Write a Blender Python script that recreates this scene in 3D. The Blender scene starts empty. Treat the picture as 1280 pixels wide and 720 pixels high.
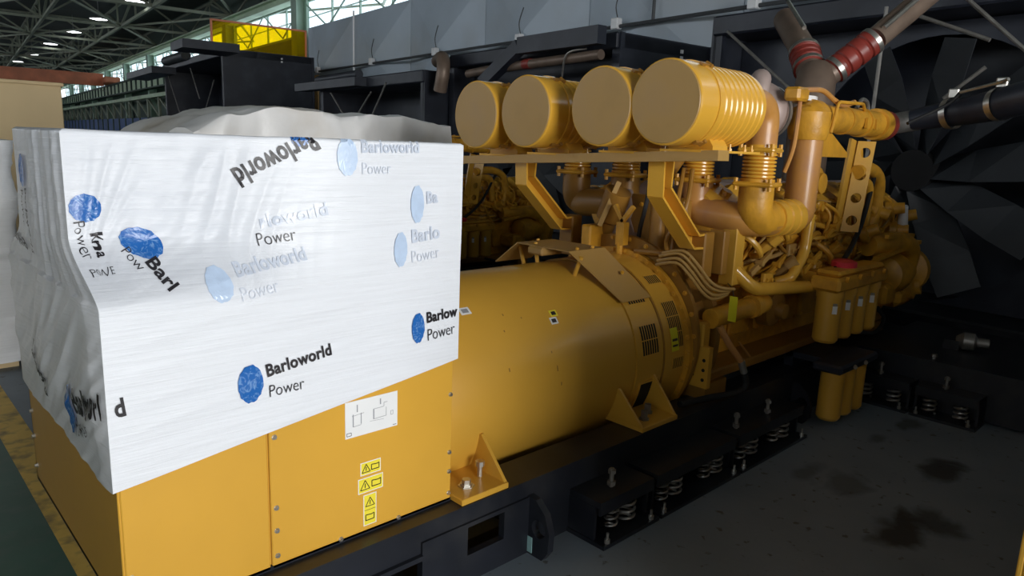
import bpy, bmesh, math, random
from mathutils import Vector, Matrix, noise
random.seed(7)
scene = bpy.context.scene
COL = scene.collection
R = math.radians

# ------------------------------------------------------------------ camera
# world: X along the generator set (away from the control cabinet), Y across it (towards the next set), Z up, metres
cam_d = bpy.data.cameras.new('camera')
cam = bpy.data.objects.new('camera', cam_d)
COL.objects.link(cam)
yaw, pitch, roll = R(46.28), R(11.305), R(-2.158)
f0 = Vector((math.cos(yaw), math.sin(yaw), 0)); r0 = Vector((math.sin(yaw), -math.cos(yaw), 0)); u0 = Vector((0, 0, 1))
fw = f0 * math.cos(pitch) - u0 * math.sin(pitch)
up = u0 * math.cos(pitch) + f0 * math.sin(pitch)
rt = r0 * math.cos(roll) - up * math.sin(roll)
up2 = up * math.cos(roll) + r0 * math.sin(roll)
cam.matrix_world = Matrix(((rt.x, up2.x, -fw.x, -0.5015), (rt.y, up2.y, -fw.y, -2.1308), (rt.z, up2.z, -fw.z, 1.8), (0, 0, 0, 1)))
cam_d.sensor_width = 36.0
cam_d.lens = 36.0 * 892.85 / 1280.0
cam_d.clip_end = 400
cam_d.clip_start = 0.05
scene.camera = cam

# the hall stands 6.5 degrees askew of the generator set: V across the hall, U along it
TH = R(6.5)
HALL = Matrix(((math.cos(TH), math.sin(TH), 0, 0), (-math.sin(TH), math.cos(TH), 0, 0), (0, 0, 1, 0), (0, 0, 0, 1)))

# ------------------------------------------------------------------ sky, daylight, exposure
scene.view_settings.view_transform = 'Standard'
scene.view_settings.look = 'None'
scene.view_settings.gamma = 1.0
scene.view_settings.use_curve_mapping = False
scene.view_settings.exposure = 0.0
world = bpy.data.worlds.new('overcast_sky'); scene.world = world
world.use_nodes = True
wn = world.node_tree
bg = wn.nodes['Background']
bg.inputs['Color'].default_value = (0.86, 0.93, 1.0, 1)
bg.inputs['Strength'].default_value = 2.2

def area_light(name, loc, aim, sx, sy, power, color=(1, 1, 1)):
    d = bpy.data.lights.new(name, 'AREA'); d.shape = 'RECTANGLE'; d.size = sx; d.size_y = sy; d.energy = power; d.color = color
    o = bpy.data.objects.new(name, d); COL.objects.link(o)
    p = HALL @ Vector(loc); t = HALL @ Vector(aim)
    o.location = p; o.rotation_euler = (t - p).to_track_quat('-Z', 'Z').to_euler()
    return o
# daylight entering by the open gate in the end wall behind the photographer
area_light('gate_daylight', (0.6, -14.7, 2.9), (0.6, 0, 2.9), 7.2, 5.6, 1920, (1.0, 0.985, 0.96))
# daylight from the clerestory glazing of the long wall on the near side
area_light('clerestory_daylight', (-15.4, 22, 6.8), (0, 22, 3.2), 70, 3.2, 3300, (0.9, 0.95, 1.0))

# ------------------------------------------------------------------ materials
MATS = {}
def mat(name, col, rough=0.5, metal=0.0, vary=0.08, vscale=6.0, bump=0.0, bscale=60.0, coat=0.0, dirt=None, dscale=3.0, spec=0.5, damt=0.5):
    m = bpy.data.materials.new(name); m.use_nodes = True
    nt = m.node_tree; b = nt.nodes['Principled BSDF']
    b.inputs['Roughness'].default_value = rough; b.inputs['Metallic'].default_value = metal
    b.inputs['Specular IOR Level'].default_value = spec
    if coat: b.inputs['Coat Weight'].default_value = coat; b.inputs['Coat Roughness'].default_value = 0.12
    tc = nt.nodes.new('ShaderNodeTexCoord')
    n = nt.nodes.new('ShaderNodeTexNoise'); n.inputs['Scale'].default_value = vscale; n.inputs['Detail'].default_value = 5
    nt.links.new(tc.outputs['Object'], n.inputs['Vector'])
    cr = nt.nodes.new('ShaderNodeValToRGB')
    cr.color_ramp.elements[0].position = 0.3; cr.color_ramp.elements[1].position = 0.7
    cr.color_ramp.elements[0].color = (*[c * (1 - vary) for c in col], 1)
    cr.color_ramp.elements[1].color = (*[min(1, c * (1 + vary)) for c in col], 1)
    nt.links.new(n.outputs['Fac'], cr.inputs['Fac'])
    out = cr.outputs['Color']
    if dirt:
        n2 = nt.nodes.new('ShaderNodeTexNoise'); n2.inputs['Scale'].default_value = dscale; n2.inputs['Detail'].default_value = 8
        nt.links.new(tc.outputs['Object'], n2.inputs['Vector'])
        r2 = nt.nodes.new('ShaderNodeValToRGB'); r2.color_ramp.elements[0].position = 0.48; r2.color_ramp.elements[1].position = 0.72
        r2.color_ramp.elements[1].color = (damt, damt, damt, 1)
        nt.links.new(n2.outputs['Fac'], r2.inputs['Fac'])
        mx = nt.nodes.new('ShaderNodeMix'); mx.data_type = 'RGBA'
        nt.links.new(r2.outputs['Color'], mx.inputs[0]); nt.links.new(out, mx.inputs[6]); mx.inputs[7].default_value = (*dirt, 1)
        out = mx.outputs[2]
    nt.links.new(out, b.inputs['Base Color'])
    if bump:
        n3 = nt.nodes.new('ShaderNodeTexNoise'); n3.inputs['Scale'].default_value = bscale; n3.inputs['Detail'].default_value = 4
        nt.links.new(tc.outputs['Object'], n3.inputs['Vector'])
        bp = nt.nodes.new('ShaderNodeBump'); bp.inputs['Strength'].default_value = bump; bp.inputs['Distance'].default_value = 0.01
        nt.links.new(n3.outputs['Fac'], bp.inputs['Height']); nt.links.new(bp.outputs['Normal'], b.inputs['Normal'])
    MATS[name] = m
    return m

mat('yellow_paint', (0.66, 0.36, 0.045), 0.33, vary=0.05, vscale=2.0, coat=0.15)
mat('yellow_cast', (0.66, 0.33, 0.028), 0.42, vary=0.14, vscale=9, bump=0.25, bscale=45, dirt=(0.30, 0.14, 0.02), dscale=7, damt=0.55)
mat('yellow_gloss', (0.74, 0.40, 0.045), 0.24, vary=0.05, vscale=3, coat=0.35)
mat('yellow_dusty', (0.42, 0.25, 0.07), 0.42, vary=0.08, vscale=4, dirt=(0.33, 0.21, 0.10), dscale=4)
mat('rusty_yellow', (0.55, 0.26, 0.06), 0.4, vary=0.12, vscale=5, dirt=(0.36, 0.17, 0.09), dscale=5, damt=0.8, coat=0.2)
mat('brown_paint', (0.33, 0.16, 0.025), 0.4, vary=0.12, vscale=5, dirt=(0.16, 0.08, 0.02), dscale=5)
mat('black_paint', (0.012, 0.014, 0.02), 0.38, vary=0.3, vscale=3, dirt=(0.05, 0.05, 0.05), dscale=5, damt=0.4)
mat('black_steel', (0.018, 0.022, 0.034), 0.45, vary=0.25, vscale=2, dirt=(0.05, 0.055, 0.065), dscale=2, damt=0.5)
mat('black_rubber', (0.010, 0.010, 0.011), 0.6, vary=0.2)
mat('shade_black', (0.006, 0.006, 0.007), 0.85, vary=0.2)  # black that stands for shade in openings and hides the fan hub
mat('zinc', (0.62, 0.60, 0.55), 0.3, metal=0.9, vary=0.1, vscale=20)
mat('dull_metal', (0.30, 0.29, 0.27), 0.42, metal=0.7, vary=0.2, vscale=12)
mat('turbo_iron', (0.40, 0.31, 0.28), 0.55, metal=0.2, vary=0.15, vscale=8)
mat('fan_grey', (0.024, 0.028, 0.033), 0.5, vary=0.1)
mat('pipe_brown', (0.20, 0.145, 0.11), 0.45, metal=0.3, vary=0.15, vscale=6)
mat('red_silicone', (0.24, 0.035, 0.025), 0.42, vary=0.15)
mat('red_plastic', (0.62, 0.03, 0.05), 0.35, vary=0.08)
mat('white_label', (0.82, 0.83, 0.84), 0.4, vary=0.03)
mat('sticker_yellow', (0.85, 0.72, 0.05), 0.4, vary=0.03)
mat('tag_yellow', (0.72, 0.68, 0.02), 0.4, vary=0.06)
mat('print_black', (0.018, 0.016, 0.02), 0.4, vary=0.05)
mat('print_grey', (0.30, 0.31, 0.34), 0.5, vary=0.05)
mat('sticker_teal', (0.25, 0.42, 0.42), 0.4, vary=0.1, vscale=40)
mat('ghost_text', (0.60, 0.66, 0.77), 0.25, vary=0.04)
mat('ghost_text_pale', (0.68, 0.73, 0.82), 0.25, vary=0.04)
mat('ghost_logo', (0.52, 0.65, 0.85), 0.25, vary=0.06, vscale=30)
mat('tarp', (0.74, 0.73, 0.70), 0.4, vary=0.08, vscale=2.5, bump=0.6, bscale=9, dirt=(0.48, 0.42, 0.33), dscale=1.1, damt=0.9)
mat('tarp_pale', (0.84, 0.84, 0.84), 0.35, vary=0.05, vscale=3, bump=0.5, bscale=7, dirt=(0.60, 0.54, 0.45), dscale=1.6, damt=0.8)
mat('cardboard', (0.70, 0.54, 0.31), 0.8, vary=0.06, vscale=1.2)
mat('cardboard_label', (0.75, 0.48, 0.18), 0.8, vary=0.06)
mat('cladding_grey', (0.42, 0.49, 0.56), 0.5, vary=0.1, vscale=0.6, dirt=(0.36, 0.37, 0.37), dscale=0.5, damt=0.5)
mat('conduit_grey', (0.06, 0.065, 0.07), 0.5)
mat('roof_sheet', (0.055, 0.066, 0.06), 0.8, vary=0.2, vscale=0.3)
mat('truss_green', (0.31, 0.335, 0.25), 0.6, vary=0.15, vscale=1)
mat('column_green', (0.40, 0.52, 0.43), 0.6, vary=0.15, vscale=1)
mat('girder_green', (0.58, 0.72, 0.52), 0.6, vary=0.15, vscale=0.7)
mat('girder_dark', (0.09, 0.13, 0.11), 0.7)
mat('blue_sheet', (0.05, 0.11, 0.30), 0.6, vary=0.2, vscale=0.5)
mat('crane_orange', (0.80, 0.28, 0.15), 0.6, vary=0.2, vscale=0.8)
mat('wall_plaster', (0.30, 0.32, 0.30), 0.85, vary=0.1, vscale=0.3)
mat('light_housing', (0.4, 0.4, 0.4), 0.5)

def glow(name, col, s):
    m = bpy.data.materials.new(name); m.use_nodes = True
    b = m.node_tree.nodes['Principled BSDF']; b.inputs['Base Color'].default_value = (*col, 1)
    b.inputs['Emission Color'].default_value = (*col, 1); b.inputs['Emission Strength'].default_value = s
    MATS[name] = m
glow('lamp_diffuser', (0.95, 0.98, 1.0), 6.0)

# stretch film: glossy white polythene with fine stretched streaks
def film_mat(name, col, bump):
    m = bpy.data.materials.new(name); m.use_nodes = True
    nt = m.node_tree; b = nt.nodes['Principled BSDF']
    b.inputs['Roughness'].default_value = 0.36; b.inputs['Specular IOR Level'].default_value = 0.3; b.inputs['Coat Weight'].default_value = 0.06; b.inputs['Coat Roughness'].default_value = 0.1
    tc = nt.nodes.new('ShaderNodeTexCoord')
    mp = nt.nodes.new('ShaderNodeMapping'); mp.inputs['Rotation'].default_value = (0, R(-11), 0); mp.inputs['Scale'].default_value = (2.2, 2.2, 90)
    nt.links.new(tc.outputs['Object'], mp.inputs['Vector'])
    n = nt.nodes.new('ShaderNodeTexNoise'); n.inputs['Scale'].default_value = 1.0; n.inputs['Detail'].default_value = 5; n.inputs['Roughness'].default_value = 0.6
    nt.links.new(mp.outputs['Vector'], n.inputs['Vector'])
    cr = nt.nodes.new('ShaderNodeValToRGB'); cr.color_ramp.elements[0].position = 0.3; cr.color_ramp.elements[1].position = 0.62
    cr.color_ramp.elements[0].color = (*[c * 0.945 for c in col], 1); cr.color_ramp.elements[1].color = (*col, 1)
    nt.links.new(n.outputs['Fac'], cr.inputs['Fac'])
    # upper left greyed: thinner film, and colour darkened to offset overbright light there
    n4 = nt.nodes.new('ShaderNodeTexNoise'); n4.inputs['Scale'].default_value = 3.2; n4.inputs['Detail'].default_value = 3; n4.inputs['Distortion'].default_value = 0.8
    nt.links.new(tc.outputs['Object'], n4.inputs['Vector'])
    sp = nt.nodes.new('ShaderNodeSeparateXYZ'); nt.links.new(tc.outputs['Object'], sp.inputs[0])
    mz = nt.nodes.new('ShaderNodeMapRange'); mz.inputs[1].default_value = 1.28; mz.inputs[2].default_value = 1.36; nt.links.new(sp.outputs[2], mz.inputs[0])
    mxx = nt.nodes.new('ShaderNodeMapRange'); mxx.inputs[1].default_value = 0.62; mxx.inputs[2].default_value = 0.36; nt.links.new(sp.outputs[0], mxx.inputs[0])
    mm = nt.nodes.new('ShaderNodeMath'); mm.operation = 'MULTIPLY'; nt.links.new(mz.outputs[0], mm.inputs[0]); nt.links.new(mxx.outputs[0], mm.inputs[1])
    m3 = nt.nodes.new('ShaderNodeMath'); m3.operation = 'MULTIPLY_ADD'; nt.links.new(n4.outputs['Fac'], m3.inputs[0]); m3.inputs[1].default_value = 1.2; m3.inputs[2].default_value = 0.1
    m4 = nt.nodes.new('ShaderNodeMath'); m4.operation = 'MULTIPLY'; m4.use_clamp = True; nt.links.new(mm.outputs[0], m4.inputs[0]); nt.links.new(m3.outputs[0], m4.inputs[1])
    mg = nt.nodes.new('ShaderNodeMix'); mg.data_type = 'RGBA'; nt.links.new(m4.outputs[0], mg.inputs[0]); nt.links.new(cr.outputs['Color'], mg.inputs[6]); mg.inputs[7].default_value = (col[0] * 0.80, col[1] * 0.81, col[2] * 0.83, 1)
    nt.links.new(mg.outputs[2], b.inputs['Base Color'])
    n2 = nt.nodes.new('ShaderNodeTexNoise'); n2.inputs['Scale'].default_value = 14; n2.inputs['Detail'].default_value = 6; n2.inputs['Distortion'].default_value = 1.2
    nt.links.new(tc.outputs['Object'], n2.inputs['Vector'])
    ad = nt.nodes.new('ShaderNodeMath'); ad.operation = 'MULTIPLY_ADD'; ad.inputs[1].default_value = 0.35
    nt.links.new(n2.outputs['Fac'], ad.inputs[0]); nt.links.new(n.outputs['Fac'], ad.inputs[2])
    bp = nt.nodes.new('ShaderNodeBump'); bp.inputs['Strength'].default_value = bump; bp.inputs['Distance'].default_value = 0.006
    nt.links.new(ad.outputs[0], bp.inputs['Height']); nt.links.new(bp.outputs['Normal'], b.inputs['Normal'])
    MATS[name] = m
film_mat('stretch_film', (0.80, 0.83, 0.885), 0.5)
film_mat('stretch_film_old', (0.84, 0.86, 0.89), 0.6)

def logo_mat(name, a, c):
    m = bpy.data.materials.new(name); m.use_nodes = True
    nt = m.node_tree; b = nt.nodes['Principled BSDF']; b.inputs['Roughness'].default_value = 0.25
    tc = nt.nodes.new('ShaderNodeTexCoord'); n = nt.nodes.new('ShaderNodeTexNoise'); n.inputs['Scale'].default_value = 38; n.inputs['Detail'].default_value = 3; n.inputs['Distortion'].default_value = 2.5
    nt.links.new(tc.outputs['Object'], n.inputs['Vector'])
    cr = nt.nodes.new('ShaderNodeValToRGB'); cr.color_ramp.elements[0].position = 0.5; cr.color_ramp.elements[1].position = 0.68
    cr.color_ramp.elements[0].color = (*a, 1); cr.color_ramp.elements[1].color = (*c, 1)
    nt.links.new(n.outputs['Fac'], cr.inputs['Fac']); nt.links.new(cr.outputs['Color'], b.inputs['Base Color']); MATS[name] = m
logo_mat('logo_blue', (0.02, 0.13, 0.44), (0.16, 0.32, 0.62))

# yellow translucent sheet
m = bpy.data.materials.new('yellow_acrylic'); m.use_nodes = True
nt = m.node_tree; nt.nodes.clear()
o_ = nt.nodes.new('ShaderNodeOutputMaterial'); mx = nt.nodes.new('ShaderNodeMixShader'); tr = nt.nodes.new('ShaderNodeBsdfTransparent'); tl = nt.nodes.new('ShaderNodeBsdfTranslucent'); df = nt.nodes.new('ShaderNodeBsdfPrincipled'); mx2 = nt.nodes.new('ShaderNodeMixShader')
tr.inputs['Color'].default_value = (1.0, 0.80, 0.01, 1); tl.inputs['Color'].default_value = (0.9, 0.66, 0.01, 1); df.inputs['Base Color'].default_value = (0.75, 0.52, 0.01, 1); df.inputs['Roughness'].default_value = 0.2
mx.inputs[0].default_value = 0.25; mx2.inputs[0].default_value = 0.5
nt.links.new(tl.outputs[0], mx2.inputs[1]); nt.links.new(df.outputs[0], mx2.inputs[2]); nt.links.new(tr.outputs[0], mx.inputs[1]); nt.links.new(mx2.outputs[0], mx.inputs[2]); nt.links.new(mx.outputs[0], o_.inputs[0])
MATS['yellow_acrylic'] = m
# window glass
m = bpy.data.materials.new('window_glass'); m.use_nodes = True
nt = m.node_tree; nt.nodes.clear()
o_ = nt.nodes.new('ShaderNodeOutputMaterial'); mx = nt.nodes.new('ShaderNodeMixShader'); tr = nt.nodes.new('ShaderNodeBsdfTransparent'); gl = nt.nodes.new('ShaderNodeBsdfGlossy')
tr.inputs['Color'].default_value = (0.9, 0.95, 0.97, 1); gl.inputs['Roughness'].default_value = 0.08; mx.inputs[0].default_value = 0.06
nt.links.new(tr.outputs[0], mx.inputs[1]); nt.links.new(gl.outputs[0], mx.inputs[2]); nt.links.new(mx.outputs[0], o_.inputs[0]); MATS['window_glass'] = m

# concrete floor with painted aisle and oil stains
def floor_material():
    m = bpy.data.materials.new('hall_floor'); m.use_nodes = True
    nt = m.node_tree; b = nt.nodes['Principled BSDF']
    tc = nt.nodes.new('ShaderNodeTexCoord')
    def nz(scale, detail=6, dist=0.0):
        n = nt.nodes.new('ShaderNodeTexNoise'); n.inputs['Scale'].default_value = scale; n.inputs['Detail'].default_value = detail; n.inputs['Distortion'].default_value = dist
        nt.links.new(tc.outputs['Object'], n.inputs['Vector']); return n
    def ramp(src, p0, c0, p1, c1):
        r = nt.nodes.new('ShaderNodeValToRGB'); r.color_ramp.elements[0].position = p0; r.color_ramp.elements[1].position = p1
        r.color_ramp.elements[0].color = (*c0, 1); r.color_ramp.elements[1].color = (*c1, 1); nt.links.new(src, r.inputs['Fac']); return r.outputs['Color']
    def mix(fac, a, c):
        x = nt.nodes.new('ShaderNodeMix'); x.data_type = 'RGBA'; nt.links.new(fac, x.inputs[0])
        for k, s in ((6, a), (7, c)):
            if isinstance(s, tuple): x.inputs[k].default_value = (*s, 1)
            else: nt.links.new(s, x.inputs[k])
        return x.outputs[2]
    base = ramp(nz(1.6).outputs['Fac'], 0.3, (0.17, 0.205, 0.24), 0.7, (0.22, 0.26, 0.30))
    speck = ramp(nz(14, 3).outputs['Fac'], 0.64, (0, 0, 0), 0.70, (1, 1, 1))
    col = mix(speck, base, (0.09, 0.09, 0.085))
    # oil stains with their own outlines
    sep = nt.nodes.new('ShaderNodeSeparateXYZ'); nt.links.new(tc.outputs['Object'], sep.inputs[0])
    wob = nz(5, 6, 0.6)
    for (x, y, rx, ry, k) in ((3.46, -0.75, 0.17, 0.12, 0.55), (4.10, -1.05, 0.20, 0.11, 0.9), (3.16, -1.14, 0.26, 0.10, 0.95), (3.40, -1.24, 0.14, 0.14, 0.8), (3.45, -0.54, 0.15, 0.06, 0.5), (4.77, -0.66, 0.13, 0.08, 0.7), (4.3, -0.62, 0.1, 0.05, 0.6)):
        vx = nt.nodes.new('ShaderNodeMath'); vx.operation = 'MULTIPLY_ADD'; nt.links.new(sep.outputs[0], vx.inputs[0]); vx.inputs[1].default_value = 1 / rx; vx.inputs[2].default_value = -x / rx
        vy = nt.nodes.new('ShaderNodeMath'); vy.operation = 'MULTIPLY_ADD'; nt.links.new(sep.outputs[1], vy.inputs[0]); vy.inputs[1].default_value = 1 / ry; vy.inputs[2].default_value = -y / ry
        cb = nt.nodes.new('ShaderNodeCombineXYZ'); nt.links.new(vx.outputs[0], cb.inputs[0]); nt.links.new(vy.outputs[0], cb.inputs[1])
        ln = nt.nodes.new('ShaderNodeVectorMath'); ln.operation = 'LENGTH'; nt.links.new(cb.outputs[0], ln.inputs[0])
        ad = nt.nodes.new('ShaderNodeMath'); ad.operation = 'MULTIPLY_ADD'; nt.links.new(wob.outputs['Fac'], ad.inputs[0]); ad.inputs[1].default_value = 2.2; nt.links.new(ln.outputs['Value'], ad.inputs[2])
        fac = ramp(ad.outputs[0], 0.0, (k, k, k), 1.0, (0, 0, 0))
        mr = nt.nodes.new('ShaderNodeMapRange'); mr.inputs[1].default_value = 1.7; mr.inputs[2].default_value = 2.3; mr.inputs[3].default_value = k; mr.inputs[4].default_value = 0
        nt.links.new(ad.outputs[0], mr.inputs[0])
        col = mix(mr.outputs[0], col, (0.035, 0.035, 0.033))
    nt.links.new(col, b.inputs['Base Color'])
    b.inputs['Roughness'].default_value = 0.55
    bp = nt.nodes.new('ShaderNodeBump'); bp.inputs['Strength'].default_value = 0.15; bp.inputs['Distance'].default_value = 0.01
    nt.links.new(nz(30).outputs['Fac'], bp.inputs['Height']); nt.links.new(bp.outputs['Normal'], b.inputs['Normal'])
    MATS['hall_floor'] = m
floor_material()
mat('green_floor_paint', (0.04, 0.105, 0.075), 0.5, vary=0.12, vscale=3, dirt=(0.11, 0.13, 0.11), dscale=9, damt=0.35)
mat('yellow_floor_paint', (0.66, 0.44, 0.09), 0.6, vary=0.12, vscale=5, dirt=(0.07, 0.07, 0.05), dscale=9, damt=0.9)

# ------------------------------------------------------------------ mesh helpers
class MB:
    """collects geometry in world coordinates"""
    def __init__(s, M=None): s.v = []; s.f = []; s.M = M
    def add(s, vs, fs):
        k = len(s.v); s.v.extend(Vector(v) for v in vs); s.f.extend(tuple(i + k for i in f) for f in fs); return s
    def box(s, c, d, rot=None, ch=0.0):
        x, y, z = d[0] / 2, d[1] / 2, d[2] / 2
        if ch > 0:
            bm = bmesh.new(); bmesh.ops.create_cube(bm, size=1.0)
            for v in bm.verts: v.co = Vector((v.co.x * d[0], v.co.y * d[1], v.co.z * d[2]))
            bmesh.ops.bevel(bm, geom=bm.edges[:], offset=min(ch, min(d) * 0.45), segments=1, affect='EDGES')
            bm.verts.index_update(); vs = [v.co.copy() for v in bm.verts]; fs = [tuple(v.index for v in f.verts) for f in bm.faces]; bm.free()
        else:
            vs = [Vector(q) for q in ((-x, -y, -z), (x, -y, -z), (x, y, -z), (-x, y, -z), (-x, -y, z), (x, -y, z), (x, y, z), (-x, y, z))]
            fs = [(0, 3, 2, 1), (4, 5, 6, 7), (0, 1, 5, 4), (1, 2, 6, 5), (2, 3, 7, 6), (3, 0, 4, 7)]
        if rot is not None: vs = [rot @ v for v in vs]
        c = Vector(c); return s.add([v + c for v in vs], fs)
    def span(s, a, b, ch=0.0):
        return s.box([(a[i] + b[i]) / 2 for i in range(3)], [abs(b[i] - a[i]) for i in range(3)], None, ch)
    def frame(s, d):
        d = Vector(d).normalized(); a = Vector((0, 0, 1)) if abs(d.z) < 0.9 else Vector((1, 0, 0))
        u = d.cross(a).normalized(); return d, u, d.cross(u).normalized()
    def lathe(s, o, axis, prof, n=24, caps=True):
        d, u, w = s.frame(axis); o = Vector(o); vs = []; fs = []
        for (h, r) in prof:
            for i in range(n):
                a = 2 * math.pi * i / n; vs.append(o + d * h + (u * math.cos(a) + w * math.sin(a)) * r)
        for k in range(len(prof) - 1):
            for i in range(n):
                j = (i + 1) % n; fs.append((k * n + i, k * n + j, (k + 1) * n + j, (k + 1) * n + i))
        if caps:
            fs.append(tuple(range(n - 1, -1, -1))); fs.append(tuple((len(prof) - 1) * n + i for i in range(n)))
        return s.add(vs, fs)
    def cyl(s, a, b, r, r2=None, n=16):
        a = Vector(a); b = Vector(b); return s.lathe(a, b - a, [(0, r), ((b - a).length, r if r2 is None else r2)], n)
    def tube(s, pts, r, n=10, sub=6, caps=True):
        """smooth tube through points; r number or list per point"""
        P = [Vector(p) for p in pts]; rr = r if isinstance(r, (list, tuple)) else [r] * len(P)
        Q = []; RR = []
        if sub <= 1 or len(P) < 3: Q = P; RR = list(rr)
        else:
            for i in range(len(P) - 1):
                p0 = P[max(i - 1, 0)]; p1 = P[i]; p2 = P[i + 1]; p3 = P[min(i + 2, len(P) - 1)]
                for k in range(sub):
                    t = k / sub; t2 = t * t; t3 = t2 * t
                    Q.append(0.5 * ((2 * p1) + (p2 - p0) * t + (2 * p0 - 5 * p1 + 4 * p2 - p3) * t2 + (3 * p1 - p0 - 3 * p2 + p3) * t3)); RR.append(rr[i] * (1 - t) + rr[i + 1] * t)
            Q.append(P[-1]); RR.append(rr[-1])
        vs = []; fs = []; T0 = (Q[1] - Q[0]).normalized(); _, u, w = s.frame(T0)
        for i, q in enumerate(Q):
            T = (Q[min(i + 1, len(Q) - 1)] - Q[max(i - 1, 0)]).normalized()
            u = (u - T * u.dot(T)).normalized(); w = T.cross(u)
            for k in range(n):
                a = 2 * math.pi * k / n; vs.append(q + (u * math.cos(a) + w * math.sin(a)) * RR[i])
        for i in range(len(Q) - 1):
            for k in range(n):
                j = (k + 1) % n; fs.append((i * n + k, i * n + j, (i + 1) * n + j, (i + 1) * n + k))
        if caps: fs.append(tuple(range(n - 1, -1, -1))); fs.append(tuple((len(Q) - 1) * n + k for k in range(n)))
        return s.add(vs, fs)
    def bend(s, pts, rad, r, n=16, seg=6):
        """pipe of straight runs with round elbows of radius rad"""
        P = [Vector(p) for p in pts]; Q = [P[0]]
        for i in range(1, len(P) - 1):
            a = (P[i - 1] - P[i]); b = (P[i + 1] - P[i]); L = min(rad, a.length * 0.49, b.length * 0.49)
            p0 = P[i] + a.normalized() * L; p2 = P[i] + b.normalized() * L
            for k in range(seg + 1):
                t = k / seg; Q.append(p0 * (1 - t) ** 2 + P[i] * 2 * t * (1 - t) + p2 * t * t)
        Q.append(P[-1]); return s.tube(Q, r, n, 1)
    def prism(s, poly, o, u, v, depth):
        o, u, v = Vector(o), Vector(u), Vector(v); w = u.cross(v).normalized() * depth; n = len(poly)
        a = [o + u * p[0] + v * p[1] for p in poly]; b = [q + w for q in a]
        fs = [tuple(range(n - 1, -1, -1)), tuple(range(n, 2 * n))] + [(i, (i + 1) % n, n + (i + 1) % n, n + i) for i in range(n)]
        return s.add(a + b, fs)
    def bar(s, a, b, w, h=None, upv=(0, 0, 1)):
        a = Vector(a); b = Vector(b); d = (b - a); L = d.length; d.normalize(); h = h or w
        upv = Vector(upv)
        if abs(d.dot(upv)) > 0.95: upv = Vector((1, 0, 0))
        sd = d.cross(upv).normalized(); uu = sd.cross(d)
        return s.box((a + b) / 2, (L, w, h), Matrix((d, sd, uu)).transposed())
    def helix(s, c, rad, h, turns, r, n=6):
        pts = [Vector(c) + Vector((rad * math.cos(2 * math.pi * t), rad * math.sin(2 * math.pi * t), h * t / turns)) for t in [i / 14 for i in range(int(turns * 14) + 1)]]
        return s.tube(pts, r, n, 1)
    def build(s, name, material, parent=None, smooth=35, local=None):
        me = bpy.data.meshes.new(name)
        off = Vector((0, 0, 0)); q = parent
        while q is not None:
            off += q.location; q = q.parent
        if local is not None: off += Vector(local)
        vs = [(s.M @ v if s.M else v) - off for v in s.v]
        me.from_pydata(vs, [], s.f); me.update()
        bm = bmesh.new(); bm.from_mesh(me); bmesh.ops.recalc_face_normals(bm, faces=bm.faces[:]); bm.to_mesh(me); bm.free()
        if smooth:
            for pl in me.polygons: pl.use_smooth = True
            me.set_sharp_from_angle(angle=R(smooth))
        if material: me.materials.append(MATS[material])
        o = bpy.data.objects.new(name, me); COL.objects.link(o)
        if parent is not None: o.parent = parent
        if local is not None: o.location = local
        return o

def tag(o, label=None, cat=None, group=None, kind=None):
    if label: o['label'] = label
    if cat: o['category'] = cat
    if group: o['group'] = group
    if kind: o['kind'] = kind
    return o
def thing(name, loc, label, cat, group=None):
    o = bpy.data.objects.new(name, None); o.empty_display_size = 0.2; COL.objects.link(o); o.location = loc
    return tag(o, label, cat, group)
def inst(mesh, name, loc, parent, rot=None):
    """a copy of a shared mesh at a world point"""
    o = bpy.data.objects.new(name, mesh); COL.objects.link(o); off = Vector((0, 0, 0)); q = parent
    while q is not None: off += q.location; q = q.parent
    o.parent = parent; o.location = Vector(loc) - off
    if rot is not None: o.rotation_euler = rot
    return o
def shared(name, mb, material, smooth=35):
    o = mb.build(name, material, None, smooth); me = o.data; bpy.data.objects.remove(o); return me
def copy_tree(o, parent=None):
    c = o.copy(); COL.objects.link(c); c.parent = parent
    for ch in list(o.children): copy_tree(ch, c)
    return c
def struct(name, mb, material, label=None, parent=None, smooth=0):
    o = mb.build(name, material, parent, smooth)
    if parent is None: tag(o, label, None, None, 'structure')
    return o

# shared bolts: hexagonal head along -Y, -X, +Z
def hexbolt(axis, r, h):
    m_ = MB(); m_.lathe((0, 0, 0), axis, [(0, r * 1.35), (h * 0.25, r * 1.35), (h * 0.25, r), (h, r * 0.93)], 6); return m_
BOLT_Y = shared('bolt', hexbolt((0, -1, 0), 0.0075, 0.008), 'zinc')
BOLT_YY = shared('bolt', hexbolt((0, -1, 0), 0.012, 0.014), 'yellow_cast')
BOLT_XX = shared('bolt', hexbolt((-1, 0, 0), 0.012, 0.014), 'yellow_cast')
BOLT_Z = shared('bolt', hexbolt((0, 0, 1), 0.014, 0.016), 'zinc')
BOLT_X = shared('bolt', hexbolt((-1, 0, 0), 0.0075, 0.012), 'zinc')

# ================================================================== THE HALL
fl = struct('floor', MB(HALL).span((-16, -16, -0.1), (16, 166, 0.0)), 'hall_floor', 'grey concrete hall floor with dark oil stains')
struct('trim_1', MB().span((-9, -6, 0.0), (0.06, 60, 0.003)), 'green_floor_paint', 'dark green painted aisle on the concrete floor')
struct('trim_2', MB().span((0.06, -6, 0.0), (0.215, 60, 0.004)), 'yellow_floor_paint', 'worn yellow painted stripe along the green aisle')
struct('ceiling', MB(HALL).span((-16, -16, 11.4), (16, 166, 11.5)), 'roof_sheet', 'dark roof sheeting above the steel trusses')
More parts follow.
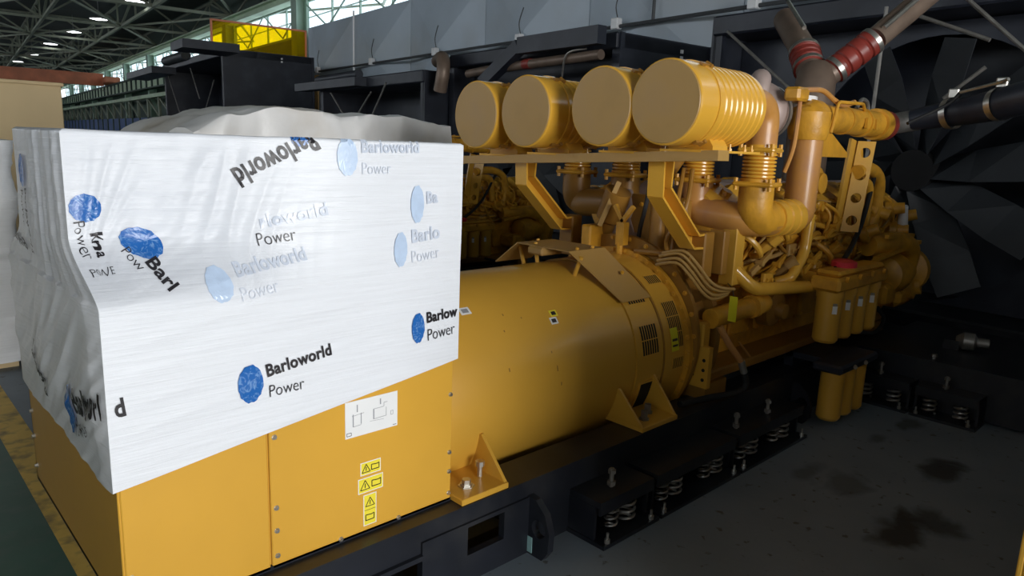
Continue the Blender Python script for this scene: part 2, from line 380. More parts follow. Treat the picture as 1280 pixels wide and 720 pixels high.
# long wall with clerestory glazing on the far side of the hall
w = MB(HALL); w.span((15.0, -16, 0), (15.3, 166, 7.2)); w.span((15.0, -16, 9.0), (15.3, 166, 11.4))
wall_right = struct('wall_right', w, 'girder_dark', 'dark hall side wall below and above a strip of windows')
w = MB(HALL); w.span((-15.9, -16, 0), (-15.6, 166, 5.0)); w.span((-15.9, -16, 8.6), (-15.6, 166, 11.4))
struct('wall_left', w, 'wall_plaster', 'hall side wall with a strip of high glazing')
struct('wall_far', MB(HALL).span((-15.6, 165, 0), (15, 165.3, 11.4)), 'girder_dark', 'distant dark end wall of the hall')
w = MB(HALL); w.span((-15.6, -15.3, 0), (-3.0, -15, 11.4)); w.span((4.2, -15.3, 0), (15, -15, 11.4)); w.span((-3.0, -15.3, 5.8), (4.2, -15, 11.4))
struct('wall_gate', w, 'wall_plaster', 'end wall of the hall around its open gate')

# windows between the columns: frame, bars and panes
WIN = [(-15 + 13 * i, -15 + 13 * (i + 1)) for i in range(13)]
for i, (a, b) in enumerate(WIN):
    if b < 22: continue
    fr = MB(HALL)
    fr.span((14.98, a, 7.2), (15.1, b, 7.32)); fr.span((14.98, a, 8.88), (15.1, b, 9.0)); fr.span((15.0, a, 8.08), (15.1, b, 8.11))
    n = 4; st = (b - a) / n
    for k in range(n + 1): fr.span((15.0, a + k * st - 0.03, 7.2), (15.1, a + k * st + 0.03, 9.0))
    win = struct('window_%d' % (i + 1), fr, 'column_green', 'tall clerestory window bay with slender green bars')
    for k in range(n):
        MB(HALL).span((15.04, a + k * st + 0.04, 7.3), (15.06, a + (k + 1) * st - 0.04, 8.9)).build('pane', 'window_glass', win, 0)
    br = MB(HALL)
    for k in range(4):
        u1 = a + (b - a) * k / 4; u2 = a + (b - a) * (k + 1) / 4
        br.bar((14.8, u1, 7.3 if k % 2 else 8.9), (14.8, u2, 8.9 if k % 2 else 7.3), 0.06)
    br.build('cross_brace', 'column_green', win, 0)
# building columns
for i in range(2, 13):
    u_ = -15 + 13 * i
    c = MB(HALL); c.span((14.2, u_ - 0.45, 0), (14.9, u_ + 0.45, 0.05)); c.span((14.25, u_ - 0.4, 0), (14.33, u_ + 0.4, 9.0)); c.span((14.8, u_ - 0.4, 0), (14.88, u_ + 0.4, 9.0)); c.span((14.33, u_ - 0.06, 0), (14.8, u_ + 0.06, 9.0))
    tag(c.build('steel_column', 'column_green', None, 0), 'pale green steel column carrying the roof beside the windows', 'column', 'columns along the window wall', 'structure')
# eaves beam
b = MB(HALL); b.span((14.3, -15, 8.95), (14.9, 165, 9.05)); b.span((14.3, -15, 9.35), (14.9, 165, 9.45)); b.span((14.55, -15, 9.05), (14.65, 165, 9.35))
struct('trim_3', b, 'girder_green', 'long pale green eaves beam above the windows')
# crane runway girder with stiffened web panels
rg = thing('runway_girder', HALL @ Vector((13.6, 60, 5.6)), 'pale green crane runway girder with upright web stiffeners', 'girder')
b = MB(HALL); b.span((13.3, 50, 6.7), (13.9, 164, 6.85)); b.span((13.3, 50, 5.6), (13.9, 164, 5.72)); b.build('flange', 'girder_dark', rg, 0)
for k in range(45):
    u_ = 50 + k * 2.5
    MB(HALL).span((13.5, u_ + 0.09, 5.72), (13.6, u_ + 2.41, 6.7)).build('web_panel', 'girder_green', rg, 0)
for k in range(46):
    u_ = 50 + k * 2.5
    MB(HALL).span((13.36, u_ - 0.09, 5.72), (13.6, u_ + 0.09, 6.7)).build('stiffener', 'girder_dark', rg, 0)
rg2 = thing('walkway_beam', HALL @ Vector((13.2, 60, 4.6)), 'long green beam with lattice posts below the runway girder', 'girder')
b = MB(HALL); b.span((12.9, 50, 4.7), (13.5, 165, 5.0)); b.build('beam', 'girder_green', rg2, 0)
for k in range(24):
    u_ = 52 + k * 4.7; q = MB(HALL)
    q.span((13.1, u_ - 0.2, 3.0), (13.3, u_ + 0.2, 4.7)); q.bar((13.2, u_ + 0.2, 3.1), (13.2, u_ + 4.5, 4.6), 0.14); q.build('lattice_post', 'truss_green', rg2, 0)
bs = thing('blue_cladding', HALL @ Vector((13.0, 60, 1)), 'row of dark blue sheets standing along the window wall', 'cladding')
for k in range(30):
    u_ = 50 + k * 3.8; MB(HALL).span((12.8, u_ + 0.1, 0.0), (12.9, u_ + 3.5, 3.0)).build('sheet', 'blue_sheet', bs, 0)
    MB(HALL).span((12.72, u_ - 0.2, 0.0), (12.9, u_ + 0.1, 3.0)).build('post', 'girder_dark', bs, 0)

# roof trusses (across the hall) with purlins and bracing
for k in range(12):
    u_ = 26 + k * 12.0; t = MB(HALL); z0, z1 = 9.6, 11.3
    t.bar((-15.5, u_, z0), (14.9, u_, z0), 0.18); t.bar((-15.5, u_, z1), (14.9, u_, z1), 0.16)
    n = 6; st = 30.0 / n
    for j in range(n):
        v0 = -15.2 + j * st
        t.bar((v0, u_, z0), (v0 + st / 2, u_, z1), 0.12); t.bar((v0 + st / 2, u_, z1), (v0 + st, u_, z0), 0.12); t.bar((v0, u_, z0), (v0, u_, z1), 0.12)
    tag(t.build('roof_truss', 'truss_green', None, 0), 'green steel roof truss spanning the hall under dark sheeting', None, 'trusses under the roof', 'structure')
for j in range(6):
    v_ = -10 + j * 5.0; t = MB(HALL)
    t.bar((v_, 20, 9.6), (v_, 165, 9.6), 0.18); t.bar((v_, 20, 11.2), (v_, 165, 11.2), 0.14)
    for k in range(11):
        u_ = 26 + k * 12; t.bar((v_, u_, 9.6), (v_, u_ + 6, 11.2), 0.14); t.bar((v_, u_ + 6, 11.2), (v_, u_ + 12, 9.6), 0.14); t.bar((v_, u_ + 6, 9.6), (v_, u_ + 6, 11.2), 0.12)
        (t.bar((v_, u_, 9.6), (v_ + 5, u_ + 12, 9.6), 0.12) if (k + j) % 2 else t.bar((v_ + 5, u_, 9.62), (v_, u_ + 12, 9.62), 0.12))
    tag(t.build('roof_bracing', 'truss_green', None, 0), 'lengthwise green lattice girder tying the roof trusses together', None, 'lengthwise roof girders', 'structure')
# lamps under the roof
for (v_, u_) in ((5.95, 113.2), (6.7, 100.0), (7.35, 85.6), (8.0, 72.9), (8.6, 62.6), (9.3, 51.8)):
    l = thing('ceiling_lamp', HALL @ Vector((v_, u_, 9.9)), 'bright square high-bay lamp hanging under the dark roof', 'lamp', 'row of high-bay lamps')
    MB(HALL).lathe((v_, u_, 10.02), (0, 0, 1), [(0, 0.62), (0.12, 0.5), (0.2, 0.2)], 4).build('housing', 'light_housing', l, 0)
    MB(HALL).lathe((v_, u_, 9.98), (0, 0, 1), [(0, 0.58), (0.04, 0.6)], 4).build('diffuser', 'lamp_diffuser', l, 0)
    MB(HALL).cyl((v_, u_, 10.2), (v_, u_, 11.4), 0.02).build('rod', 'light_housing', l, 0)
# overhead crane bridge
cr_ = thing('crane_bridge', HALL @ Vector((0, 92, 6.5)), 'rusty orange overhead crane bridge under the roof', 'crane')
b = MB(HALL); b.span((-15, 91.6, 6.7), (12.6, 92.4, 7.8)); b.span((-15, 91.4, 7.8), (12.6, 92.6, 7.9)); b.span((-15, 91.4, 6.6), (12.6, 92.6, 6.7)); b.build('girder', 'crane_orange', cr_, 0)
b = MB(HALL); b.span((12.4, 89, 6.86), (13.9, 95, 7.5), 0.1); b.build('end_carriage', 'crane_orange', cr_, 0)
b = MB(HALL)
for k in range(30): b.bar((-2 + k * 0.5, 91.3, 6.05), (-2 + k * 0.5, 91.3, 6.6), 0.03)
b.bar((-2, 91.3, 6.05), (12.6, 91.3, 6.05), 0.05); b.build('cable_festoon', 'dull_metal', cr_, 0)

# grey partition of cross-broken sheet panels behind the radiators
pw = MB(HALL); pw.span((10.08, -6, 0), (10.3, 24.3, 5.7)); wall_back = struct('wall_back', pw, 'cladding_grey', 'grey partition of cross-creased sheet metal panels')
PW, PH = 3.7, 2.85
for i in range(9):
    for j in range(2):
        u1, u2, z1, z2 = max(-6, -9.35 + i * PW) + 0.012, min(24.3, -9.35 + (i + 1) * PW) - 0.012, j * PH + 0.012, (j + 1) * PH - 0.012
        if u2 - u1 < 0.3: continue
        c = (9.78, (u1 + u2) / 2, (z1 + z2) / 2); q = MB(HALL)
        q.add([(10.05, u1, z1), (10.05, u2, z1), (10.05, u2, z2), (10.05, u1, z2), c, (10.08, u1, z1), (10.08, u2, z1), (10.08, u2, z2), (10.08, u1, z2)],
              [(0, 1, 4), (1, 2, 4), (2, 3, 4), (3, 0, 4), (0, 5, 6, 1), (1, 6, 7, 2), (2, 7, 8, 3), (3, 8, 5, 0)])
        q.build('panel', 'cladding_grey', wall_back, 0)
cd = thing('wall_conduit', HALL @ Vector((9.7, 8, 4.05)), 'dark conduit with white junction boxes along the grey partition', 'conduit')
MB(HALL).cyl((9.70, 24.2, 4.05), (9.70, -5, 4.05), 0.035, n=8).build('tube', 'conduit_grey', cd)
for u_ in (22.5, 18.3, 14.6, 11.0, 8.0, 5.0):
    b_ = MB(HALL).span((9.62, u_ - 0.09, 4.0), (9.76, u_ + 0.09, 4.2), 0.015).build('junction_box', 'white_label', cd)
    MB(HALL).tube([(9.72, u_, 4.2), (9.71, u_ + 0.05, 4.45), (9.72, u_ - 0.08, 4.75)], 0.012, 6).build('lead', 'conduit_grey', b_)
for u_ in (19.6, 7.1):
    MB(HALL).cyl((9.71, u_, 4.05 if u_ < 10 else 3.4), (9.71, u_, 5.7), 0.03, n=8).build('riser', 'white_label' if u_ > 10 else 'conduit_grey', cd)

# ================================================================== THE NEAR GENERATOR SET
# unseen crates added across the green aisle to shade the cabinet's left face
for i, (y0_, y1_, z_, lb) in enumerate(((-0.6, 1.9, 2.5, 'tall tan crate added unseen for shade, opposite the control cabinet'), (2.1, 4.6, 2.7, 'taller tan crate added unseen for shade, opposite the wrapped load'), (4.8, 7.3, 2.6, 'tan crate added unseen for shade between two other crates'), (7.5, 10.0, 2.5, 'tan crate added unseen for shade, farthest from the control cabinet'))):
    g_ = thing('crate', (-3.6, (y0_ + y1_) / 2, 0), lb, 'crate', 'unseen crates added for shade')
    MB().span((-4.4, y0_, 0.1), (-2.75, y1_, z_), 0.01).build('body', 'cardboard', g_, 0)
    MB().span((-4.45, y0_ - 0.03, z_ - 0.04), (-2.7, y1_ + 0.03, z_ + 0.02), 0.01).build('lid', 'cardboard', g_, 0)
    for k in range(3): MB().span((-4.4 + k * 0.75, y0_, 0.0), (-4.25 + k * 0.75, y1_, 0.1)).build('skid_runner', 'cardboard', g_, 0)
# ---- base frame
YN, YF = -0.08, 1.34              # outer faces of the two base rails
sk = thing('base_frame', (3.5, 0.63, 0.0), 'black steel base rails under the yellow generator and engine', 'base frame')
def rail(y0, sgn, name):
    q = MB()
    q.span((0.35, y0, 0.31), (5.15, y0 + sgn * 0.2, 0.345)); q.span((0.35, y0, 0.0), (5.15, y0 + sgn * 0.2, 0.03))
    if sgn > 0:      # web with a rectangular lifting slot and a deep notch under the cabinet
        for (a, b_, z0, z1) in ((0.35, 0.62, 0.03, 0.31), (0.62, 1.02, 0.20, 0.31), (1.02, 1.25, 0.03, 0.31), (1.25, 1.455, 0.03, 0.125), (1.25, 1.455, 0.252, 0.31), (1.455, 5.15, 0.03, 0.31)):
            q.span((a, y0, z0), (b_, y0 + 0.022, z1))
    else: q.span((0.35, y0 - 0.022, 0.03), (5.15, y0, 0.31))
    return q.build(name, 'black_paint', sk, 0)
rail(YN, 1, 'rail'); rail(YF, -1, 'rail')
for x_ in (0.36, 1.7, 2.8, 3.9, 5.0): MB().span((x_, YN + 0.2, 0.0), (x_ + 0.14, YF - 0.2, 0.08)).build('crossmember', 'black_paint', sk, 0)
# doubling plate as four strips leaving the slot open
for (a, b_, z0, z1) in ((1.02, 1.25, 0.0, 0.27), (1.455, 1.63, 0.0, 0.27), (1.25, 1.455, 0.0, 0.125), (1.25, 1.455, 0.252, 0.27)):
    MB().span((a, YN - 0.012, z0), (b_, YN, z1)).build('doubler_plate', 'black_paint', sk, 0)
# bent fender sheet below the cabinet
MB().prism([(0, 0), (0.03, 0.0), (0.10, 0.10), (0.10, 0.125), (0.02, 0.02), (0, 0.02)], (0.64, -0.10, 0.2), (0, 1, 0), (0, 0, 1), 0.38).build('fender_sheet', 'black_paint', sk, 0)
fp = MB().span((0.40, -0.06, 0.235), (0.635, 0.02, 0.325), 0.01).build('corner_bracket', 'black_paint', sk, 0)
for x_ in (0.45, 0.6): inst(BOLT_Y, 'bolt', (x_, -0.06, 0.28), fp)
# lifting lug: plate standing out from the rail with a round eye
def ring_plate(o, u, v, pts, hole_c, hole_r, depth, n=24):
    """plate outline pts (n-gon, star-shaped about hole_c) with a round hole"""
    o, u, v = Vector(o), Vector(u), Vector(v); w = u.cross(v).normalized() * depth
    out = []
    angs = sorted([2 * math.pi * i / n for i in range(n)] + [math.atan2(q[1] - hole_c[1], q[0] - hole_c[0]) % (2 * math.pi) for q in pts]); n = len(angs)
    for a in angs:
        d = Vector((math.cos(a), math.sin(a))); best = 1e9
        for k in range(len(pts)):
            p = Vector(pts[k]) - Vector(hole_c); q = Vector(pts[(k + 1) % len(pts)]) - Vector(hole_c); e = q - p
            den = d.x * e.y - d.y * e.x
            if abs(den) < 1e-9: continue
            t = (p.x * e.y - p.y * e.x) / den; s_ = (p.x * d.y - p.y * d.x) / den
            if t > 0 and -1e-6 <= s_ <= 1 + 1e-6: best = min(best, t)
        out.append(Vector(hole_c) + d * best)
    inn = [Vector(hole_c) + Vector((math.cos(a), math.sin(a))) * hole_r for a in angs]
    P = lambda q, k: o + u * q.x + v * q.y + w * k
    vs = [P(q, 0) for q in out] + [P(q, 0) for q in inn] + [P(q, 1) for q in out] + [P(q, 1) for q in inn]; fs = []
    for i in range(n):
        j = (i + 1) % n
        fs += [(i, j, n + j, n + i), (2 * n + i, 3 * n + i, 3 * n + j, 2 * n + j), (i, 2 * n + i, 2 * n + j, j), (n + i, n + j, 3 * n + j, 3 * n + i)]
    return vs, fs
lug_out = [(0, 0), (0.10, -0.0), (0.135, 0.05), (0.14, 0.14), (0.11, 0.22), (0.05, 0.27), (0, 0.275)]
for x_, s_ in ((1.64, 1), (4.2, 1)):
    q = MB(); q.add(*ring_plate((x_, YN, 0.0), (0, -1, 0), (0, 0, 1), lug_out, (0.075, 0.14), 0.042, 0.035)); lg = q.build('lifting_lug', 'black_paint', sk, 30)
    if x_ < 2: st = MB().span((x_ - 0.038, YN - 0.04, 0.01), (x_ - 0.035, YN - 0.008, 0.085)).build('label_sticker', 'sticker_teal', lg, 0)

# ---- spring isolators along the rail
def spring_iso(x0, x1, springs, bolts, label, y=-0.27, dirx=True, loc=None):
    t = thing('spring_isolator', (x0 + (x1 - x0) / 2, y + 0.1, 0), label, 'vibration mount', 'spring isolators')
    MB().span((x0, y - 0.04, 0.0), (x1, y + 0.19, 0.02)).build('base_plate', 'black_paint', t, 0)
    q = MB(); q.span((x0 + 0.01, y - 0.0, 0.185), (x1 - 0.01, y + 0.19, 0.215)); q.span((x0 + 0.01, y, 0.15), (x1 - 0.01, y + 0.012, 0.185)); q.build('top_plate', 'black_paint', t, 0)
    for xx in (x0 + 0.015, x1 - 0.015): MB().span((xx - 0.008, y + 0.03, 0.02), (xx + 0.008, y + 0.19, 0.185)).build('side_plate', 'black_paint', t, 0)
    MB().span((x0 + 0.03, y + 0.165, 0.02), (x1 - 0.03, y + 0.185, 0.185)).build('back_plate', 'black_paint', t, 0)
    for (xs, big) in springs:
        r_ = 0.042 if big else 0.03
        MB().helix((xs, y + (0.05 if big else 0.045), 0.03), r_, 0.145, 4.2, 0.008 if big else 0.006, 6).build('spring', 'dull_metal', t)
    for xb in bolts:
        bo = MB(); bo.cyl((xb, y + 0.08, 0.215), (xb, y + 0.08, 0.31), 0.011, n=10); bo.build('levelling_bolt', 'dull_metal', t)
        hd = MB(); hd.lathe((xb, y + 0.08, 0.285), (0, 0, 1), [(0, 0.02), (0.018, 0.02)], 6); hd.lathe((xb, y + 0.08, 0.225), (0, 0, 1), [(0, 0.022), (0.02, 0.022)], 6); hd.build('nut', 'dull_metal', t)
    for xb in (x0 + 0.04, x1 - 0.05):
        MB().lathe((xb, y - 0.025, 0.02), (0, 0, 1), [(0, 0.014), (0.02, 0.014), (0.02, 0.007), (0.05, 0.007)], 8).build('anchor_bolt', 'zinc', t)
    return t
spring_iso(1.88, 2.31, [(2.03, 0), (2.15, 1)], [2.06], 'black spring mount beside the lifting lug, short, one tall bolt')
spring_iso(2.33, 3.10, [(2.44, 0), (2.55, 1), (2.84, 0), (2.95, 1)], [], 'long black spring mount without a tall bolt, between two bolted ones')
spring_iso(3.12, 3.95, [(3.23, 0), (3.35, 1), (3.63, 0), (3.75, 1)], [3.22, 3.60], 'black spring mount with two tall bolts beside the lower filters')

# ---- control cabinet
LC, DC = 1.227, 1.25
cb = thing('control_cabinet', (0.6, 0.6, 0.345), 'yellow control cabinet with its top wrapped in white film', 'cabinet')
b = MB(); b.span((0.012, 0.012, 0.36), (LC - 0.012, DC - 0.012, 1.30)); b.span((0.01, 0.22, 1.30), (1.20, 0.84, 1.77)); b.build('body', 'yellow_paint', cb, 0)
p1 = MB().span((0.006, 0.0, 0.348), (0.449, 0.012, 1.305), 0.003).build('front_panel', 'yellow_paint', cb, 0)
p2 = MB().span((0.456, 0.0, 0.348), (LC, 0.012, 1.305), 0.003).build('front_panel', 'yellow_paint', cb, 0)
p3 = MB().span((0.0, 0.006, 0.348), (0.012, DC, 1.305), 0.003).build('side_panel', 'yellow_paint', cb, 0)
MB().span((0.0, DC - 0.012, 0.348), (LC, DC, 1.305), 0.003).build('back_panel', 'yellow_paint', cb, 0)
MB().span((LC - 0.012, 0.012, 0.348), (LC, DC - 0.012, 1.305)).build('end_panel', 'yellow_paint', cb, 0)
MB().span((0.0, 0.0, 0.345), (LC, DC, 0.36)).build('floor_plate', 'black_paint', cb, 0)
for (x_, z_) in ((0.474, 0.824), (0.474, 0.57), (0.474, 0.486), (0.474, 0.393), (1.216, 0.81), (1.216, 0.562), (1.216, 0.478), (1.216, 0.383), (0.717, 0.362), (0.969, 0.36)):
    inst(BOLT_Y, 'screw', (x_, 0.0, z_), p2)
for z_ in (0.40, 0.50): inst(BOLT_Y, 'screw', (0.02, 0.0, z_), p1)
for z_ in (0.42, 0.55, 0.66): inst(BOLT_X, 'screw', (0.0, DC - 0.04, z_), p3)
# small flat print helper on the cabinet front (plane Y = 0)
def front_quad(x0, x1, z0, z1, y=-0.0012, th=0.001):
    return MB().span((x0, y - th, z0), (x1, y, z1))
def poly_line(pts, wd, y, closed=True):
    q = MB(); n = len(pts)
    for i in range(n if closed else n - 1):
        a = pts[i]; c = pts[(i + 1) % n]; q.bar((a[0], y, a[1]), (c[0], y, c[1]), 0.0008, wd)
    return q
dp = front_quad(0.738, 0.96, 0.745, 0.882, 0.0, 0.0025).build('diagram_plate', 'white_label', cb, 0); dp['label'] = 'white plate with a thin line diagram'
g = MB(); YP = -0.003
def seg(q, pts, wd, y=YP):
    for a, c in zip(pts[:-1], pts[1:]): q.bar((a[0], y, a[1]), (c[0], y, c[1]), 0.0006, wd)
seg(g, [(0.787, 0.866), (0.787, 0.838)], 0.004); seg(g, [(0.770, 0.832), (0.770, 0.785)], 0.004); seg(g, [(0.803, 0.832), (0.803, 0.790)], 0.003); seg(g, [(0.765, 0.826), (0.815, 0.830)], 0.0015)
seg(g, [(0.77, 0.785), (0.803, 0.787)], 0.0015); g.build('line_diagram', 'print_grey', dp, 0); g = MB(); seg(g, [(0.856, 0.834), (0.856, 0.795)], 0.0045); seg(g, [(0.856, 0.834), (0.88, 0.834), (0.90, 0.835), (0.90, 0.85), (0.915, 0.85)], 0.0016)
seg(g, [(0.856, 0.795), (0.91, 0.797), (0.91, 0.83)], 0.0016); seg(g, [(0.885, 0.868), (0.885, 0.846)], 0.0045); seg(g, [(0.93, 0.81), (0.94, 0.81), (0.94, 0.795), (0.93, 0.795), (0.93, 0.81)], 0.0014); seg(g, [(0.84, 0.79), (0.90, 0.786)], 0.001)
g.build('line_diagram', 'print_grey', dp, 0)
g = MB(); seg(g, [(0.744, 0.754), (0.762, 0.754), (0.762, 0.765), (0.744, 0.765), (0.744, 0.754)], 0.0018); seg(g, [(0.94, 0.752), (0.955, 0.752)], 0.002); g.build('corner_mark', 'print_black', dp, 0)
def warn_sticker(x0, x1, z0, z1, vertical=False):
    s_ = front_quad(x0, x1, z0, z1, 0.0, 0.0015).build('warning_sticker', 'white_label', cb, 0); s_['label'] = 'yellow warning sticker with black pictograms'
    front_quad(x0 + 0.003, x1 - 0.003, z0 + 0.003, z1 - 0.003, -0.0015, 0.0006).build('sticker_face', 'sticker_yellow', s_, 0)
    g = MB(); cx = (x0 + x1) / 2; cz = (z0 + z1) / 2; w_ = (x1 - x0); h_ = (z1 - z0); y_ = -0.0026
    if vertical: c1, c2, s0 = (cx, cz + h_ * 0.24), (cx, cz - h_ * 0.24), w_ * 0.34
    else: c1, c2, s0 = (cx - w_ * 0.23, cz), (cx + w_ * 0.23, cz), h_ * 0.34
    seg(g, [(c1[0] - s0, c1[1] - s0 * 0.8), (c1[0] + s0, c1[1] - s0 * 0.8), (c1[0], c1[1] + s0), (c1[0] - s0, c1[1] - s0 * 0.8)], 0.003, y_); seg(g, [(c1[0], c1[1] + s0 * 0.4), (c1[0], c1[1] - s0 * 0.5)], 0.0035, y_)
    seg(g, [(c2[0] - s0, c2[1] - s0 * 0.6), (c2[0] + s0 * 0.9, c2[1] - s0 * 0.6), (c2[0] + s0 * 0.9, c2[1] + s0 * 0.6), (c2[0] + s0 * 0.3, c2[1] + s0 * 0.45), (c2[0] - s0, c2[1] + s0 * 0.6), (c2[0] - s0, c2[1] - s0 * 0.6)], 0.0035, y_)
    if vertical: seg(g, [(x0 + 0.004, cz), (x1 - 0.004, cz)], 0.0015, y_)
    g.build('pictogram', 'print_black', s_, 0)
warn_sticker(0.800, 0.887, 0.583, 0.634); warn_sticker(0.790, 0.897, 0.513, 0.572); warn_sticker(0.812, 0.868, 0.378, 0.503, True)

# ---- stretch film over the cabinet top
ZT = 1.792
LO = (-0.014, 1.240, -0.014, 1.268); UP = (-0.03, 1.243, 0.185, 0.87)
def sstep(a, b_, x): t = max(0, min(1, (x - a) / (b_ - a))); return t * t * (3 - 2 * t)
def wrap_k(z): return sstep(1.315, 1.50, z) ** 0.8 if z > 1.315 else 0
def wrap_rect(z):
    k = wrap_k(z)
    return [LO[i] * (1 - k) + UP[i] * k for i in range(4)]
def wrap_y0(t, z):
    """front face: set back at the left end only, where the upper box is narrower"""
    k = wrap_k(z); return LO[2] * (1 - k) + (LO[2] + (UP[2] - LO[2]) * (1 - sstep(0.0, 0.72, t))) * k
def zbot_front(t): return 0.786 + 0.173 * t
def ridge(v): return 1 - 2 * abs(noise.noise(v))
def wrap_disp(side, t, z):
    e = min(1, 14 * t, 14 * (1 - t)); x0, x1, y0, y1 = wrap_rect(z)
    if side == 'F':
        x = t * 1.24; d = 0.0014 * noise.noise(Vector((x * 2.5, z * 55 - x * 7, 1)))
        if z > 1.29:
            k = sstep(1.29, 1.4, z) * (1 - sstep(1.72, 1.79, z) * 0.7)
            left = 1 - sstep(0.45, 0.7, x)
            d += k * 0.007 * (0.25 + 0.75 * left) * ridge(Vector((x * 3.6 + 0.9 * z, z * 1.3, 3.3)))
            r_ = math.hypot(x, z - 1.31); a = math.atan2(z - 1.31, max(x, 1e-4))
            d += k * 0.012 * math.exp(-r_ * 2.6) * ridge(Vector((a * 7.0, r_ * 1.5, 7)))
            rr = math.hypot(x - 0.5, (z - 1.36)); a2 = math.atan2(z - 1.36, x - 0.5)
            d += k * 0.008 * math.exp(-abs(x - 0.42) * 7) * ridge(Vector((x * 16 - z * 5, z * 2, 9)))
        else: d += 0.0022 * ridge(Vector((x * 1.2, z * 16 - x * 2.4, 5)))
    elif side == 'L':
        y = t * 1.25; d = 0.003 * noise.noise(Vector((y * 3, z * 22 + y * 16, 2)))
        if z > 1.33: d += 0.012 * ridge(Vector((y * 7, z * 1.3, 6)))
        else: d += (0.005 + 0.012 * sstep(0.8, 1.0, z)) * ridge(Vector((y * 1.5, z * 8 + y * 5.5, 4))) + (0.002 + 0.004 * sstep(0.8, 1.0, z)) * ridge(Vector((y * 3, z * 15 + y * 11, 8)))
    else: d = 0.004 * noise.noise(Vector((t * 6, z * 8, 11)))
    return d * e
def wrap_front(t, z, off=0.0):
    if z > ZT: q = wrap_front(t, ZT, 0); return Vector((q.x, q.y + (z - ZT), ZT + 0.003 + off))
    x0, x1, y0, y1 = wrap_rect(z); return Vector((x0 + (x1 - x0) * t, wrap_y0(t, z) - wrap_disp('F', t, z) - off, z))
def wrap_left(t, z, off=0.0):         # t from the front corner (0) to the back (1)
    x0, x1, y0, y1 = wrap_rect(z); return Vector((x0 - wrap_disp('L', t, z) - off, y0 + (y1 - y0) * t, z))
NFx, NR, NB, NL, NZ = 230, 16, 30, 120, 150
ring = [('F', i / NFx) for i in range(NFx)] + [('R', i / NR) for i in range(NR)] + [('B', i / NB) for i in range(NB)] + [('L', i / NL) for i in range(NL)]
vs = []; fs = []
for k in range(NZ + 1):
    for (sd, t) in ring:
        zb_ = {'F': zbot_front(t), 'R': 0.959, 'B': 0.959 - 0.17 * t, 'L': 0.786 - 0.006 * math.sin(t * 9)}[sd]
        kk = k / NZ; z = zb_ + (ZT - zb_) * kk
        x0, x1, y0, y1 = wrap_rect(z)
        if sd == 'F': p = wrap_front(t, z)
        elif sd == 'R': yy = wrap_y0(1, z); p = Vector((x1 + wrap_disp('R', t, z), yy + (y1 - yy) * t, z))
        elif sd == 'B': p = Vector((x1 + (x0 - x1) * t, y1 + wrap_disp('B', t, z), z))
        else: p = wrap_left(1 - t, z)
        vs.append(p)
n = len(ring)
for k in range(NZ):
    for i in range(n):
        j = (i + 1) % n; fs.append((k * n + i, k * n + j, (k + 1) * n + j, (k + 1) * n + i))
base = NZ * n; ctr = Vector((0.66, 0.53, ZT)); prev = base
for s_, dz in ((0.985, 0.006), (0.9, 0.006), (0.6, 0.002), (0.25, -0.002)):
    st0 = len(vs)
    for i in range(n):
        q = ctr + (vs[base + i] - ctr) * s_; q.z = ZT + dz + 0.003 * noise.noise(Vector((q.x * 9, q.y * 9, 0))); vs.append(q)
    for i in range(n):
        j = (i + 1) % n; fs.append((prev + i, prev + j, st0 + j, st0 + i))
    prev = st0
fs.append(tuple(prev + i for i in range(n)))
q = MB(); q.add(vs, fs); wrap = q.build('stretch_wrap', 'stretch_film', None, 60)
tag(wrap, 'white printed stretch film wrapped around the top of the yellow cabinet', 'plastic wrap')

_font_cache = {}
def text_mesh(s_, bold):
    """triangles of a word, cap height about 0.7 of size 1"""
    cu = bpy.data.curves.new('word', 'FONT'); cu.body = s_; cu.size = 1.0; cu.offset = 0.028 if bold else -0.012; cu.resolution_u = 3
    cu.space_character = 1.04 if bold else 0.98
    o = bpy.data.objects.new('word', cu); COL.objects.link(o); me = bpy.data.meshes.new_from_object(o)
    bpy.data.objects.remove(o); bpy.data.curves.remove(cu)
    bm = bmesh.new(); bm.from_mesh(me); bmesh.ops.triangulate(bm, faces=bm.faces[:]); bmesh.ops.subdivide_edges(bm, edges=[e for e in bm.edges if e.calc_length() > 0.25], cuts=2, use_grid_fill=False); bmesh.ops.triangulate(bm, faces=bm.faces[:])
    vv = [v.co.copy() for v in bm.verts]; bm.verts.index_update(); ff = [tuple(v.index for v in f.verts) for f in bm.faces]; bm.free(); bpy.data.meshes.remove(me)
    return vv, ff
def on_wrap(side, x, z, off):
    if side == 'F':
        x0, x1, _, _ = wrap_rect(min(z, ZT)); return wrap_front(max(0.0, min(1, (x - x0) / (x1 - x0))), z, off)
    _, _, y0, y1 = wrap_rect(min(z, ZT)); return wrap_left(max(0, min(1, (x - y0) / (y1 - y0))), z, off)
def print_word(s_, side, x, z, length, ang, material, bold, hscale=1.0, off=0.0055, jit=0.0):
    vv, ff = text_mesh(s_, bold); w_ = max(v.x for v in vv); k = length / w_; a = R(ang); out = []; lim = 1.236 if z < 1.4 else 1.35
    sg = 1 if side == 'F' else -1
    for v in vv:
        tx, ty = v.x * k, v.y * k * hscale
        if jit: tx += jit * noise.noise(Vector((tx * 40, ty * 30, x * 7))); ty += jit * noise.noise(Vector((tx * 30, ty * 40, 5 + x)))
        out.append(on_wrap(side, x + sg * (tx * math.cos(a) - ty * math.sin(a)), z + tx * math.sin(a) + ty * math.cos(a), off))
    q = MB(); q.add(out, ff); me = bpy.data.meshes.new('printed_word'); me.from_pydata(q.v, [], ff); me.materials.append(MATS[material])
    o = bpy.data.objects.new('printed_word', me); COL.objects.link(o); o.parent = wrap; return o
